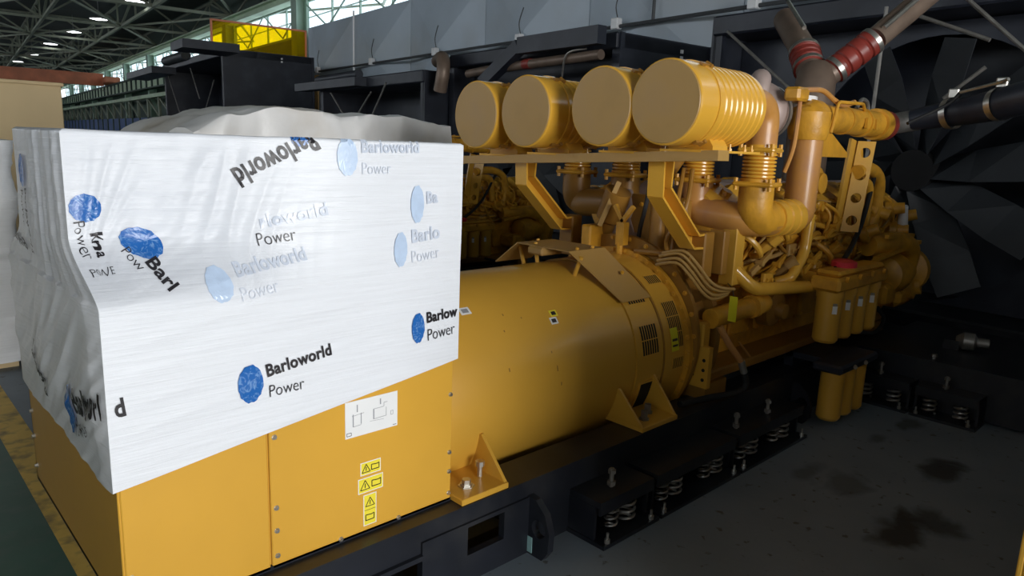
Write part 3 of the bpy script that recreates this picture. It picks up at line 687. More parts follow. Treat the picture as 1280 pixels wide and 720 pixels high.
def print_logo(side, x, z, w_, h_, ang, material, off=0.005):
    a = R(ang); n = 28; vv = [(0, 0)]; 
    for rr in (0.2, 0.4, 0.6, 0.8, 1.0):
        vv += [(rr * (0.5 + 0.02 * math.sin(i * 3.1)) * math.cos(2 * math.pi * i / n), rr * (0.5 + 0.02 * math.sin(i * 2.3)) * math.sin(2 * math.pi * i / n)) for i in range(n)]
    ff = [(0, 1 + i, 1 + (i + 1) % n) for i in range(n)] + [(1 + m_ * n + i, 1 + (m_ + 1) * n + i, 1 + (m_ + 1) * n + (i + 1) % n, 1 + m_ * n + (i + 1) % n) for m_ in range(4) for i in range(n)]
    sg = 1 if side == 'F' else -1
    out = [on_wrap(side, x + sg * (p[0] * w_ * math.cos(a) - p[1] * h_ * math.sin(a)), z + p[0] * w_ * math.sin(a) + p[1] * h_ * math.cos(a), off) for p in vv]
    me = bpy.data.meshes.new('printed_logo'); me.from_pydata(out, [], ff); me.materials.append(MATS[material])
    o = bpy.data.objects.new('printed_logo', me); COL.objects.link(o); o.parent = wrap; return o
B_, P_ = 'Barloworld', 'Power'
# crisp prints on the lower band
print_logo('F', 0.394, 1.030, 0.082, 0.125, 0, 'logo_blue'); print_word(B_, 'F', 0.447, 1.043, 0.235, 8.5, 'print_black', True, 1.15); print_word(P_, 'F', 0.452, 0.972, 0.125, 2, 'print_black', False, 1.25)
print_logo('F', 1.040, 1.115, 0.058, 0.115, 0, 'logo_blue'); print_word('Barlow', 'F', 1.078, 1.130, 0.150, 3, 'print_black', True, 1.15); print_word(P_, 'F', 1.082, 1.058, 0.135, 4, 'print_black', False, 1.3)
print_word('d', 'F', 0.006, 1.012, 0.028, 6, 'print_black', True, 1.3); print_word('Barlo', 'L', 0.30, 0.94, 0.20, 12, 'print_black', True, 1.2, 0.006, 0.01)
print_word('worl', 'L', 0.16, 0.985, 0.155, 6, 'print_black', True, 1.3, 0.006, 0.008); print_logo('L', 0.37, 0.93, 0.09, 0.16, 8, 'logo_blue', 0.006); print_word(P_, 'L', 0.30, 0.865, 0.17, 14, 'print_black', False, 1.3, 0.006, 0.01)
print_word(B_, 'L', 0.93, 1.00, 0.26, -28, 'print_black', True, 1.2, 0.006, 0.01)
# crumpled prints on the upper part
print_word(B_, 'F', 0.640, 1.822, 0.275, 208, 'print_black', True, 1.5); print_logo('F', 0.605, 1.796, 0.06, 0.05, 20, 'logo_blue')
print_logo('F', 0.016, 1.580, 0.080, 0.080, -24, 'logo_blue'); print_word('Kna', 'F', 0.022, 1.510, 0.070, -84, 'print_black', True, 0.95, 0.0055, 0.010); print_word(P_, 'F', -0.018, 1.545, 0.11, -84, 'print_black', False, 1.0, 0.0055, 0.008); print_word('POWE', 'F', -0.002, 1.395, 0.058, 4, 'print_black', False, 1.4, 0.004, 0.012)
print_logo('F', 0.148, 1.478, 0.115, 0.082, -26, 'logo_blue'); print_word('Barl', 'F', 0.140, 1.428, 0.085, -66, 'print_black', True, 1.0); print_word('Pow', 'F', 0.088, 1.458, 0.062, -62, 'print_black', False, 1.15)
print_word(P_, 'F', 0.462, 1.455, 0.120, 8, 'print_black', False, 1.3)
print_logo('L', 0.69, 1.66, 0.06, 0.11, 0, 'logo_blue', 0.006); print_word(B_, 'L', 0.66, 1.61, 0.22, -92, 'print_black', True, 0.9, 0.006, 0.008); print_word(P_, 'L', 0.72, 1.60, 0.12, -92, 'print_black', False, 0.9, 0.006, 0.008)
print_word(B_, 'L', 0.98, 1.41, 0.2, -6, 'print_black', True, 1.2, 0.006, 0.01)
# pale prints seen through the outer layers
print_logo('F', 0.752, 1.742, 0.070, 0.125, 0, 'ghost_logo'); print_word(B_, 'F', 0.800, 1.758, 0.235, 1, 'ghost_text', True, 1.1); print_word(P_, 'F', 0.800, 1.685, 0.115, 1, 'ghost_text_pale', False, 1.3)
print_logo('F', 1.030, 1.578, 0.058, 0.135, 0, 'ghost_logo'); print_word('Ba', 'F', 1.070, 1.580, 0.052, 4, 'ghost_text', True, 1.2)
print_logo('F', 0.959, 1.418, 0.056, 0.125, 0, 'ghost_logo'); print_word('Barlo', 'F', 1.005, 1.440, 0.130, 5, 'ghost_text', True, 1.15); print_word(P_, 'F', 1.005, 1.365, 0.130, 5, 'ghost_text_pale', False, 1.3)
print_logo('F', 0.318, 1.355, 0.075, 0.105, 5, 'ghost_logo'); print_word(B_, 'F', 0.375, 1.372, 0.235, 9, 'ghost_text', True, 1.2); print_word(P_, 'F', 0.375, 1.298, 0.125, 9, 'ghost_text_pale', False, 1.3)
print_word('rloworld', 'F', 0.475, 1.512, 0.215, 11, 'ghost_text', True, 1.0)

# ---- alternator
YC, ZC, RA = 0.63, 0.62, 0.53
def ap(x, th, r_):       # point on the alternator: th degrees up from the near horizontal
    return Vector((x, YC - r_ * math.cos(R(th)), ZC + r_ * math.sin(R(th))))
def arc_patch(x0, x1, t0, t1, r0_, r1_, nx=1, nt=10):
    vs = []; fs = []
    for rr in (r0_, r1_):
        for i in range(nx + 1):
            for j in range(nt + 1): vs.append(ap(x0 + (x1 - x0) * i / nx, t0 + (t1 - t0) * j / nt, rr))
    m_ = (nx + 1) * (nt + 1); I = lambda k, i, j: k * m_ + i * (nt + 1) + j
    for k in (0, 1):
        for i in range(nx):
            for j in range(nt): fs.append((I(k, i, j), I(k, i + 1, j), I(k, i + 1, j + 1), I(k, i, j + 1)))
    for i in range(nx): fs += [(I(0, i, 0), I(0, i + 1, 0), I(1, i + 1, 0), I(1, i, 0)), (I(0, i, nt), I(0, i + 1, nt), I(1, i + 1, nt), I(1, i, nt))]
    for j in range(nt): fs += [(I(0, 0, j), I(0, 0, j + 1), I(1, 0, j + 1), I(1, 0, j)), (I(0, nx, j), I(0, nx, j + 1), I(1, nx, j + 1), I(1, nx, j))]
    return MB().add(vs, fs)
al = thing('alternator', (2.0, YC, 0.3), 'large round yellow alternator between the cabinet and the engine', 'generator')
MB().lathe((1.25, YC, ZC), (1, 0, 0), [(0, RA - 0.03), (0.0, RA - 0.005), (0.01, RA), (1.34, RA), (1.345, RA - 0.012)], 96).build('shell', 'yellow_paint', al)
MB().lathe((2.595, YC, ZC), (1, 0, 0), [(0, RA + 0.008), (0.24, RA + 0.008), (0.245, RA + 0.0)], 96).build('vent_ring', 'yellow_paint', al)
MB().lathe((2.85, YC, ZC), (1, 0, 0), [(0, RA + 0.0), (0, RA + 0.016), (0.19, RA + 0.016), (0.2, RA)], 96).build('end_housing', 'yellow_paint', al)
MB().lathe((2.838, YC, ZC), (1, 0, 0), [(0, RA + 0.012), (0.016, RA + 0.012)], 96).build('seam_ring', 'brown_paint', al)
MB().lathe((3.04, YC, ZC), (1, 0, 0), [(0, RA + 0.02), (0.0, RA + 0.05), (0.035, RA + 0.05), (0.035, RA)], 96).build('flange_ring', 'yellow_cast', al)
for i in range(30):
    th = -60 + i * 9; p = ap(3.04, th, RA + 0.035); inst(BOLT_XX, 'flange_bolt', p, al)
def vent(x0, x1, t0, t1, rr, rows):
    """louvre opening: black patch painted for its inner shade, with slats and a middle bar"""
    g_ = arc_patch(x0, x1, t0, t1, rr + 0.0005, rr + 0.003, 1, 12).build('vent_grille', 'shade_black', al, 0)  # raised black patch in place of the shaded opening
    n = max(3, int((t1 - t0) / 2.6))
    cols = 7
    for k in range(cols + 1):
        xx = x0 + (x1 - x0) * k / cols; arc_patch(xx - 0.0024, xx + 0.0024, t0, t1, rr + 0.001, rr + 0.0045, 1, 8).build('slat', 'yellow_paint', g_, 0)
    for k in range(rows + 1):
        t = t0 + (t1 - t0) * k / rows; arc_patch(x0, x1, t - 0.3, t + 0.3, rr + 0.001, rr + 0.005, 1, 1).build('cross_bar', 'yellow_paint', g_, 0)
r1, r2 = RA + 0.008, RA + 0.016
vent(2.635, 2.785, 38.5, 45.5, r1, 1); vent(2.64, 2.79, 7, 25, r1, 2); vent(2.90, 3.02, 49, 56, r2, 1); vent(2.90, 3.02, 7, 36, r2, 3); vent(2.92, 3.02, -6, 1, r2, 1)
arc_patch(2.64, 2.81, -31, -10, r1 + 0.0005, r1 + 0.004, 1, 10).build('open_vent', 'shade_black', al, 0)  # flat black patch painted for the shade within
for (x0, x1, t0, t1) in ((2.63, 2.82, -32.2, -31), (2.63, 2.82, -10, -8.8), (2.63, 2.642, -31, -10), (2.808, 2.82, -31, -10)): arc_patch(x0, x1, t0, t1, r1, r1 + 0.007, 1, 6).build('vent_frame', 'yellow_paint', al, 0)
# stickers on the shell
def shell_sticker(x0, x1, t0, t1, rr, m1, m2, mk):
    s_ = arc_patch(x0, x1, t0, t1, rr, rr + 0.0012, 1, 4).build('sticker', m1, al, 0)
    if m2: arc_patch(x0 + (x1 - x0) * 0.2, x1 - (x1 - x0) * 0.2, t0 + (t1 - t0) * 0.22, t1 - (t1 - t0) * 0.22, rr, rr + 0.002, 1, 3).build('sticker_print', m2, s_, 0)
    return s_
shell_sticker(1.515, 1.575, 51.5, 56.0, RA, 'white_label', 'print_grey', 0); shell_sticker(1.46, 1.50, 53, 58, RA, 'ghost_logo', None, 0)
shell_sticker(2.035, 2.085, 41.2, 45.0, RA, 'sticker_yellow', 'print_black', 0); shell_sticker(2.015, 2.065, 36.8, 40.8, RA, 'white_label', 'print_black', 0)
shell_sticker(2.895, 2.965, 5.5, 19.5, r2 + 0.009, 'tag_yellow', None, 0)
for (a, b_) in ((11.5, 13.0), (8.2, 9.4)): arc_patch(2.905, 2.955, a, b_, r2 + 0.0095, r2 + 0.0115, 1, 1).build('sticker_print', 'print_black', al, 0)
# paint scratches show bare primer
for (x_, t_, l_) in ((1.74, 47, 0.02), (1.84, 43.5, 0.015), (1.70, 38, 0.018), (1.66, 18, 0.03), (1.95, 22, 0.02), (1.97, 12, 0.05), (1.99, 4, 0.03)):
    arc_patch(x_, x_ + 0.006, t_, t_ + l_ * 60, RA - 0.001, RA + 0.0007, 1, 3).build('scratch', 'brown_paint', al, 0)
# hood over the fan end: bent sheet standing on spacers
hood = [(128, 0.62), (108, 0.655), (72, 0.655), (40, 0.56)]
vs = []; fs = []
pts = [ap(0, t, r_) for t, r_ in hood]
def hood_profile(e): return [ap(0, t, r_ + e) for t, r_ in hood]
A_, B2 = hood_profile(0), hood_profile(0.006)
for (pr) in (A_, B2):
    for x_ in (2.36, 2.62):
        for k, p in enumerate(pr):
            vs.append(Vector((x_ + (0.20 if k == 3 else (0.0 if x_ < 2.5 else 0.04)), p.y, p.z)))
n = 4
I = lambda a, b_, k: a * 2 * n + b_ * n + k
for a in (0, 1):
    for k in range(n - 1): fs.append((I(a, 0, k), I(a, 0, k + 1), I(a, 1, k + 1), I(a, 1, k)))
for b_ in (0, 1):
    for k in range(n - 1): fs.append((I(0, b_, k), I(0, b_, k + 1), I(1, b_, k + 1), I(1, b_, k)))
for k in (0, n - 1): fs.append((I(0, 0, k), I(0, 1, k), I(1, 1, k), I(1, 0, k)))
MB().add(vs, fs).build('fan_hood', 'yellow_dusty', al, 0)
for t in (112, 68, 100):
    MB().cyl(ap(2.42, t, RA), ap(2.42, t, 0.645), 0.012, n=10).build('spacer', 'yellow_paint', al)
    p = ap(2.5, t - 4, 0.648); 
for (x_, t) in ((2.45, 74), (2.58, 74), (2.5, 105), (2.66, 56)):
    MB().lathe(ap(x_, t, 0.655 if t > 70 else 0.605), ap(0, t, 1) - ap(0, t, 0), [(0, 0.011), (0.012, 0.009)], 8).build('hood_screw', 'yellow_cast', al)
MB().span((2.33, 0.60, 1.20), (2.5, 0.72, 1.245), 0.01).build('junction_cover', 'yellow_dusty', al)
# feet
def foot(x0, x1, name, gx):
    y0 = -0.075; q = MB()
    q.span((x0, y0, 0.345), (x1, 0.22, 0.372), 0.003)
    q.prism([(y0 + 0.01, 0.372), (0.17, 0.372), (0.17, 0.54), (0.095, 0.54)], (gx, 0, 0), (0, 1, 0), (0, 0, 1), 0.016)
    f_ = q.build(name, 'yellow_paint', al, 0); return f_
f1 = foot(1.23, 1.49, 'foot', 1.472)
q = MB(); q.lathe((1.325, 0.015, 0.372), (0, 0, 1), [(0, 0.036), (0.006, 0.036), (0.006, 0.026), (0.012, 0.026), (0.012, 0.02), (0.032, 0.02)], 6); q.build('foot_bolt', 'zinc', f1)
q = MB(); q.lathe((1.43, 0.05, 0.372), (0, 0, 1), [(0, 0.012), (0.05, 0.012), (0.05, 0.021), (0.072, 0.021)], 8); q.build('jack_bolt', 'zinc', f1)
f2 = foot(2.45, 2.77, 'foot', 2.45)
q = MB(); q.prism([(-0.065, 0.372), (0.2, 0.372), (0.2, 0.56), (0.09, 0.56)], (2.752, 0, 0), (0, 1, 0), (0, 0, 1), 0.016); q.build('gusset', 'yellow_paint', f2, 0)
for (x_, y_) in ((2.56, 0.0), (2.66, 0.05)):
    MB().lathe((x_, y_, 0.372), (0, 0, 1), [(0, 0.03), (0.008, 0.03), (0.008, 0.02), (0.05, 0.02)], 6).build('foot_bolt', 'dull_metal', f2)
for (x0, x1) in ((1.3, 1.5), (2.5, 2.75)): MB().span((x0, YC + 0.4, 0.345), (x1, YF - 0.02, 0.4)).build('foot', 'yellow_paint', al, 0)

# ---- diesel engine
en = thing('diesel_engine', (4.7, YC, 0.345), 'yellow diesel engine with four round air cleaners behind the alternator', 'engine')
YE = 'yellow_cast'
q = MB(); q.lathe((3.08, YC, ZC + 0.06), (1, 0, 0), [(0, 0.50), (0, 0.60), (0.03, 0.60), (0.03, 0.56), (0.2, 0.54), (0.2, 0.60), (0.25, 0.60), (0.25, 0.3)], 48); q.build('flywheel_housing', 'brown_paint', en)
for i in range(16): inst(BOLT_XX, 'housing_bolt', (3.08, YC - 0.575 * math.cos(R(-20 + i * 13)), ZC + 0.06 + 0.575 * math.sin(R(-20 + i * 13))), en)
q = MB(); q.span((3.32, 0.22, 0.46), (6.2, 1.04, 0.98), 0.02); q.prism([(0.22, 0.98), (1.04, 0.98), (1.08, 1.16), (0.86, 1.34), (0.63, 1.16), (0.40, 1.34), (0.18, 1.16)], (3.32, 0, 0), (0, 1, 0), (0, 0, 1), 2.88); q.build('cylinder_block', YE, en, 0)
MB().span((3.3, 0.3, 0.30), (6.1, 0.96, 0.48), 0.05).build('oil_pan', 'brown_paint', en, 0)
MB().span((3.2, 0.02, 0.44), (6.0, 0.24, 0.50), 0.01).build('side_rail', 'brown_paint', en, 0)
# support bracket on the flywheel housing
q = MB(); q.span((3.12, -0.03, 0.43), (3.16, 0.12, 0.68)); q.span((3.12, 0.02, 0.66), (3.2, 0.12, 0.82), 0.01); br = q.build('mounting_bracket', 'yellow_paint', en, 0)
for (y_, z_) in ((0.0, 0.48), (0.0, 0.54), (0.0, 0.60), (0.07, 0.5), (0.07, 0.6)): MB().cyl((3.119, y_, z_), (3.117, y_, z_), 0.011, n=10).build('bolt_hole', 'shade_black', br)  # black discs stand for the shaded holes
MB().span((3.16, 0.0, 0.345), (3.4, 0.3, 0.44)).build('engine_mount', 'brown_paint', en, 0)
MB().span((5.8, 0.0, 0.345), (6.0, 0.3, 0.44)).build('engine_mount', 'brown_paint', en, 0)
# cylinder heads, valve covers, inspection covers on both banks
for sgn in (-1, 1):
    rot = Matrix.Rotation(R(30) * (1 if sgn < 0 else -1), 3, 'X')
    ax = rot @ Vector((0, 0, 1))
    for i in range(8):
        x_ = 3.52 + i * 0.345; c = Vector((x_, YC, 0.80)) + ax * 0.66
        h_ = MB(); h_.box(c, (0.30, 0.36, 0.20), rot, 0.015); h_ = h_.build('cylinder_head', YE, en, 0)
        v_ = MB(); v_.box(c + ax * 0.15, (0.27, 0.30, 0.12), rot, 0.04); v_.box(c + ax * 0.095, (0.29, 0.33, 0.02), rot); v_.cyl(c + ax * 0.2, c + ax * 0.235, 0.035, n=10); v_.build('valve_cover', 'yellow_gloss' if sgn < 0 else YE, h_, 30)
        if sgn < 0:
            p = c + rot @ Vector((0, -0.19, 0)); e_ = MB(); e_.lathe(p + rot @ Vector((0, 0.02, 0)), rot @ Vector((0, -1, -0.1)), [(0, 0.075), (0.02, 0.075), (0.02, 0.055), (0.09, 0.05), (0.09, 0.065), (0.115, 0.065)], 14); e_.build('port_stub', YE, h_)
            k_ = MB().span((x_ - 0.13, 0.195, 0.60), (x_ + 0.13, 0.225, 0.86), 0.012).build('inspection_cover', YE, en, 0)
            for (dx, dz) in ((-0.11, 0.62), (0.11, 0.62), (-0.11, 0.84), (0.11, 0.84)): inst(BOLT_YY, 'cover_bolt', (x_ + dx, 0.195, dz), k_)
            MB().tube([c + rot @ Vector((0.05, -0.1, 0.2)), c + rot @ Vector((0.1, -0.24, 0.16)), c + rot @ Vector((0.08, -0.30, -0.05)), (x_ + 0.05, 0.12, 1.12), (x_, 0.14, 0.98)], 0.011, 8).build('fuel_line', YE, en)
            MB().tube([c + rot @ Vector((-0.1, -0.12, 0.2)), c + rot @ Vector((-0.12, -0.27, 0.1)), (x_ - 0.15, 0.06, 1.22), (x_ - 0.05, 0.10, 1.10), (x_ + 0.12, 0.12, 1.14)], 0.009, 7).build('fuel_line', 'yellow_dusty', en)
# runs of pipework and harness along the near side
for k in range(15):
    y_ = random.uniform(0.02, 0.13); z_ = random.uniform(0.98, 1.48); x_ = random.uniform(3.5, 4.8); L_ = random.uniform(0.5, 1.3); y_ -= 0.0
    pts = [(x_ + L_ * t / 5, y_ + random.uniform(-0.03, 0.03), z_ + random.uniform(-0.05, 0.05)) for t in range(6)]
    pts = [(pts[0][0] - 0.03, 0.22, pts[0][2] - 0.08)] + pts + [(pts[-1][0] + 0.03, 0.22, pts[-1][2] + 0.05)]
    MB().tube(pts, random.choice((0.008, 0.011, 0.015, 0.02)), 8).build('pipe_run', random.choice((YE, 'yellow_gloss', 'brown_paint', YE, 'yellow_dusty')), en)
for k in range(9):
    x_ = 3.55 + k * 0.2 + random.uniform(-0.05, 0.05); z_ = random.uniform(1.1, 1.5)
    q = MB(); q.box((x_, 0.10, z_), (0.10, 0.10, 0.07), None, 0.01); q.cyl((x_, 0.04, z_ - 0.01), (x_, 0.10, z_ - 0.01), 0.028, n=10); q.span((x_ - 0.06, 0.13, z_ - 0.05), (x_ + 0.06, 0.24, z_ + 0.03)); q.build('sensor_block', random.choice((YE, 'yellow_paint')), en, 30)
for k in range(7):
    x_ = 4.75 + k * 0.18; z_ = random.uniform(1.12, 1.42)
    q = MB(); q.lathe((x_, 0.16, z_), (0, -1, 0.25), [(0, 0.07), (0.06, 0.07), (0.06, 0.05), (0.12, 0.045)], 14); q.build('pipe_fitting', YE, en)
    MB().tube([(x_ - 0.12, 0.05, z_ + 0.12), (x_, 0.0, z_ + 0.05), (x_ + 0.1, 0.02, z_ - 0.08), (x_ + 0.22, 0.08, z_ - 0.15)], 0.013, 8).build('pipe_run', YE, en)
for k in range(16):
    x_ = 3.5 + k * 0.085 + random.uniform(-0.02, 0.02); z_ = random.uniform(1.0, 1.32); y_ = random.uniform(0.0, 0.08)
    kind = k % 4; q = MB()
    if kind == 0: q.box((x_, y_, z_), (0.12, 0.03, 0.09), Matrix.Rotation(R(random.uniform(-15, 15)), 3, 'Y'), 0.006); q.cyl((x_ - 0.03, y_ - 0.03, z_), (x_ - 0.03, y_, z_), 0.014, n=8); q.cyl((x_ + 0.03, y_ - 0.03, z_), (x_ + 0.03, y_, z_), 0.014, n=8)
    elif kind == 1: q.tube([(x_ - 0.1, y_ + 0.1, z_ + 0.15), (x_ - 0.03, y_ - 0.03, z_ + 0.06), (x_ + 0.05, y_ - 0.04, z_ - 0.02), (x_ + 0.16, y_ + 0.06, z_ - 0.05)], 0.02, 9)
    elif kind == 2: q.bar((x_ - 0.1, y_ - 0.02, z_ - 0.06), (x_ + 0.14, y_ - 0.02, z_ + 0.05), 0.02, 0.035); q.cyl((x_, y_ - 0.05, z_), (x_, y_, z_), 0.02, n=8)
    else: q.cyl((x_, y_ + 0.1, z_ - 0.08), (x_ + 0.03, y_ - 0.04, z_ + 0.06), 0.032, n=12); q.cyl((x_ + 0.02, y_ - 0.01, z_ + 0.03), (x_ + 0.034, y_ - 0.06, z_ + 0.08), 0.042, n=12)
    q.build(('bracket', 'pipe_run', 'clip_bar', 'pipe_fitting')[kind], random.choice(('yellow_gloss', YE, 'yellow_dusty', 'yellow_paint')), en, 30)
MB().tube([(4.35, -0.16, 1.02), (4.7, -0.12, 1.12), (5.0, -0.08, 1.32), (5.25, -0.03, 1.62), (5.4, 0.02, 1.72)], 0.018, 10).build('black_hose', 'black_rubber', en)
# central exhaust manifolds and rear gear
for y_ in (0.5, 0.76): MB().tube([(3.5, y_, 1.52), (6.2, y_, 1.52)], 0.085, 16, 1).build('exhaust_manifold', 'turbo_iron', en)
q = MB(); q.span((3.26, 0.30, 1.10), (3.34, 0.96, 1.52), 0.02); q.build('rear_gear_cover', 'brown_paint', en, 0)
for y_ in (0.36, 0.48, 0.63, 0.78, 0.90):
    for z_ in (1.16, 1.46): inst(BOLT_XX, 'cover_bolt', (3.26, y_, z_), en)
MB().bend([(3.15, 0.42, 1.12), (3.15, 0.42, 1.62), (3.35, 0.42, 1.8)], 0.1, 0.05, 12).build('breather_pipe', 'brown_paint', en)
q = MB(); q.lathe((3.2, 0.70, 1.20), (0.15, 0.35, 0.9), [(0, 0.10), (0.05, 0.1), (0.05, 0.075), (0.16, 0.06), (0.2, 0.09), (0.34, 0.1)], 18); q.build('exhaust_outlet', 'turbo_iron', en)
q = MB(); q.lathe((3.16, 0.88, 1.16), (-0.1, -0.4, 0.9), [(0, 0.06), (0.2, 0.06), (0.22, 0.085), (0.42, 0.085)], 16); q.build('oil_filler', 'brown_paint', en)
for (y_, a) in ((0.3, 0.1), (0.24, -0.06), (0.52, 0.05)):
    MB().tube([(3.12, y_, 1.10), (3.08 + a, y_ + 0.02, 1.28), (3.1, y_ - 0.04, 1.48), (3.2, y_, 1.7)], 0.014, 8).build('rear_hose', random.choice(('black_rubber', 'brown_paint')), en)
q = MB(); q.span((3.0, 0.56, 1.22), (3.05, 0.62, 1.36)); q.bar((3.03, 0.60, 1.36), (3.03, 0.52, 1.46), 0.025); q.bar((3.03, 0.59, 1.36), (3.03, 0.66, 1.46), 0.025); q.cyl((3.02, 0.60, 1.05), (3.02, 0.60, 1.24), 0.022, n=8); q.build('forked_stay', YE, en, 0)
MB().span((2.97, 0.80, 1.12), (3.12, 0.88, 1.32), 0.01).build('gusset_block', YE, en, 0)
MB().bar((3.03, 0.78, 1.32), (3.1, 0.70, 1.6), 0.07, 0.03).build('stay_plate', 'yellow_dusty', en, 0)

# air cleaner rail, gooseneck brackets and the four air cleaners
def rz(y_): return 1.742 - 0.05 * (y_ - 0.63)
def az(y_): return 2.004 - 0.038 * (y_ - 0.63)
q = MB(); q.bar((2.63, -0.29, rz(-0.29)), (2.63, 1.62, rz(1.62)), 0.10, 0.05); q.build('cross_rail', 'yellow_dusty', en, 0)
def gooseneck(y_, sgn):
    P = [(2.70, rz(y_)), (2.70, 1.585), (3.03, 1.30), (3.16, 1.30)]; W = 0.042
    def off(d):
        out = []
        for i, p in enumerate(P):
            a = Vector(P[max(i - 1, 0)]); b_ = Vector(P[min(i + 1, 3)]); t = (b_ - a).normalized(); n_ = Vector((-t.y, t.x)); out.append((p[0] + n_.x * d, p[1] + n_.y * d))
        return out
    L_, R_ = off(W), off(-W); q = MB()
    q.prism(L_ + R_[::-1], (0, y_ - 0.004 + 0.045, 0), (1, 0, 0), (0, 0, 1), 0.012)
    for side in (L_, R_):
        for a, b_ in zip(side[:-1], side[1:]): q.bar((a[0], y_, a[1]), (b_[0], y_, b_[1]), 0.10, 0.012)
    q.build('gooseneck_bracket', 'yellow_gloss', en, 0)
    MB().span((3.10, y_ - 0.06, 1.08), (3.2, y_ + 0.06, 1.35), 0.008).build('bracket_foot', 'brown_paint', en, 0)
gooseneck(0.11, -1); gooseneck(1.13, 1)
MB().span((3.36, 0.0, 1.02), (3.46, 0.1, 1.38), 0.006).build('support_post', 'yellow_paint', en, 0)
MB().span((3.22, 0.0, 1.1), (3.28, 0.1, 1.36), 0.006).build('support_post', 'brown_paint', en, 0)
ACY = (-0.055, 0.345, 0.905, 1.345)
RC = 0.205
def air_cleaner(y_):
    z_ = az(y_); o = (2.45, y_, z_)
    body = MB(); prof = [(0.16, RC - 0.03), (0.16, RC - 0.004)]
    for i in range(9):
        x_ = 0.18 + i * 0.05; prof += [(x_, RC - 0.004), (x_ + 0.018, RC - 0.004), (x_ + 0.024, RC - 0.009), (x_ + 0.044, RC - 0.009)]
    prof += [(0.64, RC - 0.02), (0.70, RC - 0.06), (0.76, RC - 0.09), (0.78, 0.095)]
    body.lathe(o, (1, 0, 0), prof, 48); bo = body.build('air_cleaner', 'yellow_gloss', en, 30)
    MB().lathe(o, (1, 0, 0), [(0.003, RC - 0.02), (0.003, RC - 0.006), (0.009, RC), (0.15, RC + 0.001), (0.155, RC - 0.01)], 48).build('cover_band', 'yellow_gloss', bo, 30)
    MB().lathe(o, (1, 0, 0), [(-0.001, RC - 0.012), (0.004, RC - 0.008)], 48).build('end_cover', 'yellow_dusty', bo, 30)
    MB().lathe(o, (1, 0, 0), [(0.150, RC - 0.01), (0.152, RC + 0.007), (0.172, RC + 0.007), (0.175, RC - 0.01)], 48).build('clamp_band', 'yellow_gloss', bo, 30)
    for a in (60, -60, 180):
        p = Vector((2.61, y_ - (RC + 0.008) * math.cos(R(a)), z_ + (RC + 0.008) * math.sin(R(a)))); d = Vector((0, -math.cos(R(a)), math.sin(R(a))))
        l = MB(); l.bar(p - Vector((0.04, 0, 0)), p + Vector((0.045, 0, 0)), 0.022, 0.012, d); l.cyl(p + Vector((0.03, 0, 0)) - d.cross(Vector((1, 0, 0))) * 0.02, p + Vector((0.03, 0, 0)) + d.cross(Vector((1, 0, 0))) * 0.02, 0.012, n=8); l.build('latch', 'brown_paint', bo, 0)
    sd_ = MB(); zb = rz(y_) + 0.025
    sd_.prism([(-0.13, 0), (0.13, 0), (0.13, 0.03), (0.09, 0.085), (0.05, 0.062), (0, 0.052), (-0.05, 0.062), (-0.09, 0.085), (-0.13, 0.03)], (2.70, y_, zb), (0, 1, 0), (0, 0, 1), 0.14)
    sd_.span((2.58, y_ - 0.14, zb - 0.002), (3.16, y_ + 0.10, zb + 0.010)); sd = sd_.build('saddle', 'yellow_gloss', bo, 0)
    for (dx, dy) in ((0.30, -0.12), (0.45, -0.12), (0.56, -0.1)): MB().lathe((2.58 + dx, y_ + dy, zb + 0.01), (0, 0, 1), [(0, 0.012), (0.012, 0.012), (0.012, 0.006), (0.035, 0.006)], 6).build('stud', 'yellow_gloss', sd, 0)
    return bo
for y_ in ACY: air_cleaner(y_)

# air ducts: elbow, flange, bellows, lower manifold
def bellows(x_, y_, z0, z1, rr, parent=en):
    prof = [(0, rr * 0.9)]; n = 8; h = (z1 - z0) / n
    for i in range(n): prof += [(i * h + h * 0.25, rr * 1.06), (i * h + h * 0.75, rr * 1.06), (i * h + h, rr * 0.9)]
    return MB().lathe((x_, y_, z0), (0, 0, 1), prof, 28).build('bellows', 'yellow_gloss', parent, 20)
def flange(x_, y_, z_, s_=0.12, m_='yellow_gloss'):
    f_ = MB(); f_.box((x_, y_, z_), (s_ * 2, s_ * 2, 0.028), Matrix.Rotation(R(12), 3, 'Z'), 0.01); f_.lathe((x_, y_, z_ - 0.03), (0, 0, 1), [(0, s_ * 0.85), (0.06, s_ * 0.85)], 20); fo = f_.build('duct_flange', m_, en, 30)
    for (dx, dy) in ((-1, -1), (1, -1), (1, 1), (-1, 1)):
        v = Matrix.Rotation(R(12), 3, 'Z') @ Vector((dx * s_ * 0.84, dy * s_ * 0.84, 0)); MB().lathe(Vector((x_, y_, z_ - 0.035)) + v, (0, 0, 1), [(0, 0.013), (0.07, 0.013)], 6).build('flange_bolt', 'yellow_cast', fo, 0)
XB = 3.43
for y_ in (ACY[0], ACY[1], ACY[2], ACY[3]):
    z_ = az(y_) + 0.045; near = y_ < 0.63
    MB().bend([(3.15, y_, z_), (XB, y_, z_), (XB, y_, 1.83)], 0.17, 0.088, 20, 10).build('air_elbow', 'rusty_yellow' if near else 'brown_paint', en)  # far pair darkened by colour to sit in the dark behind the rail
    flange(XB, y_, 1.825, 0.105); bellows(XB, y_, 1.645, 1.81, 0.09); flange(XB, y_, 1.63, 0.115, 'yellow_cast')
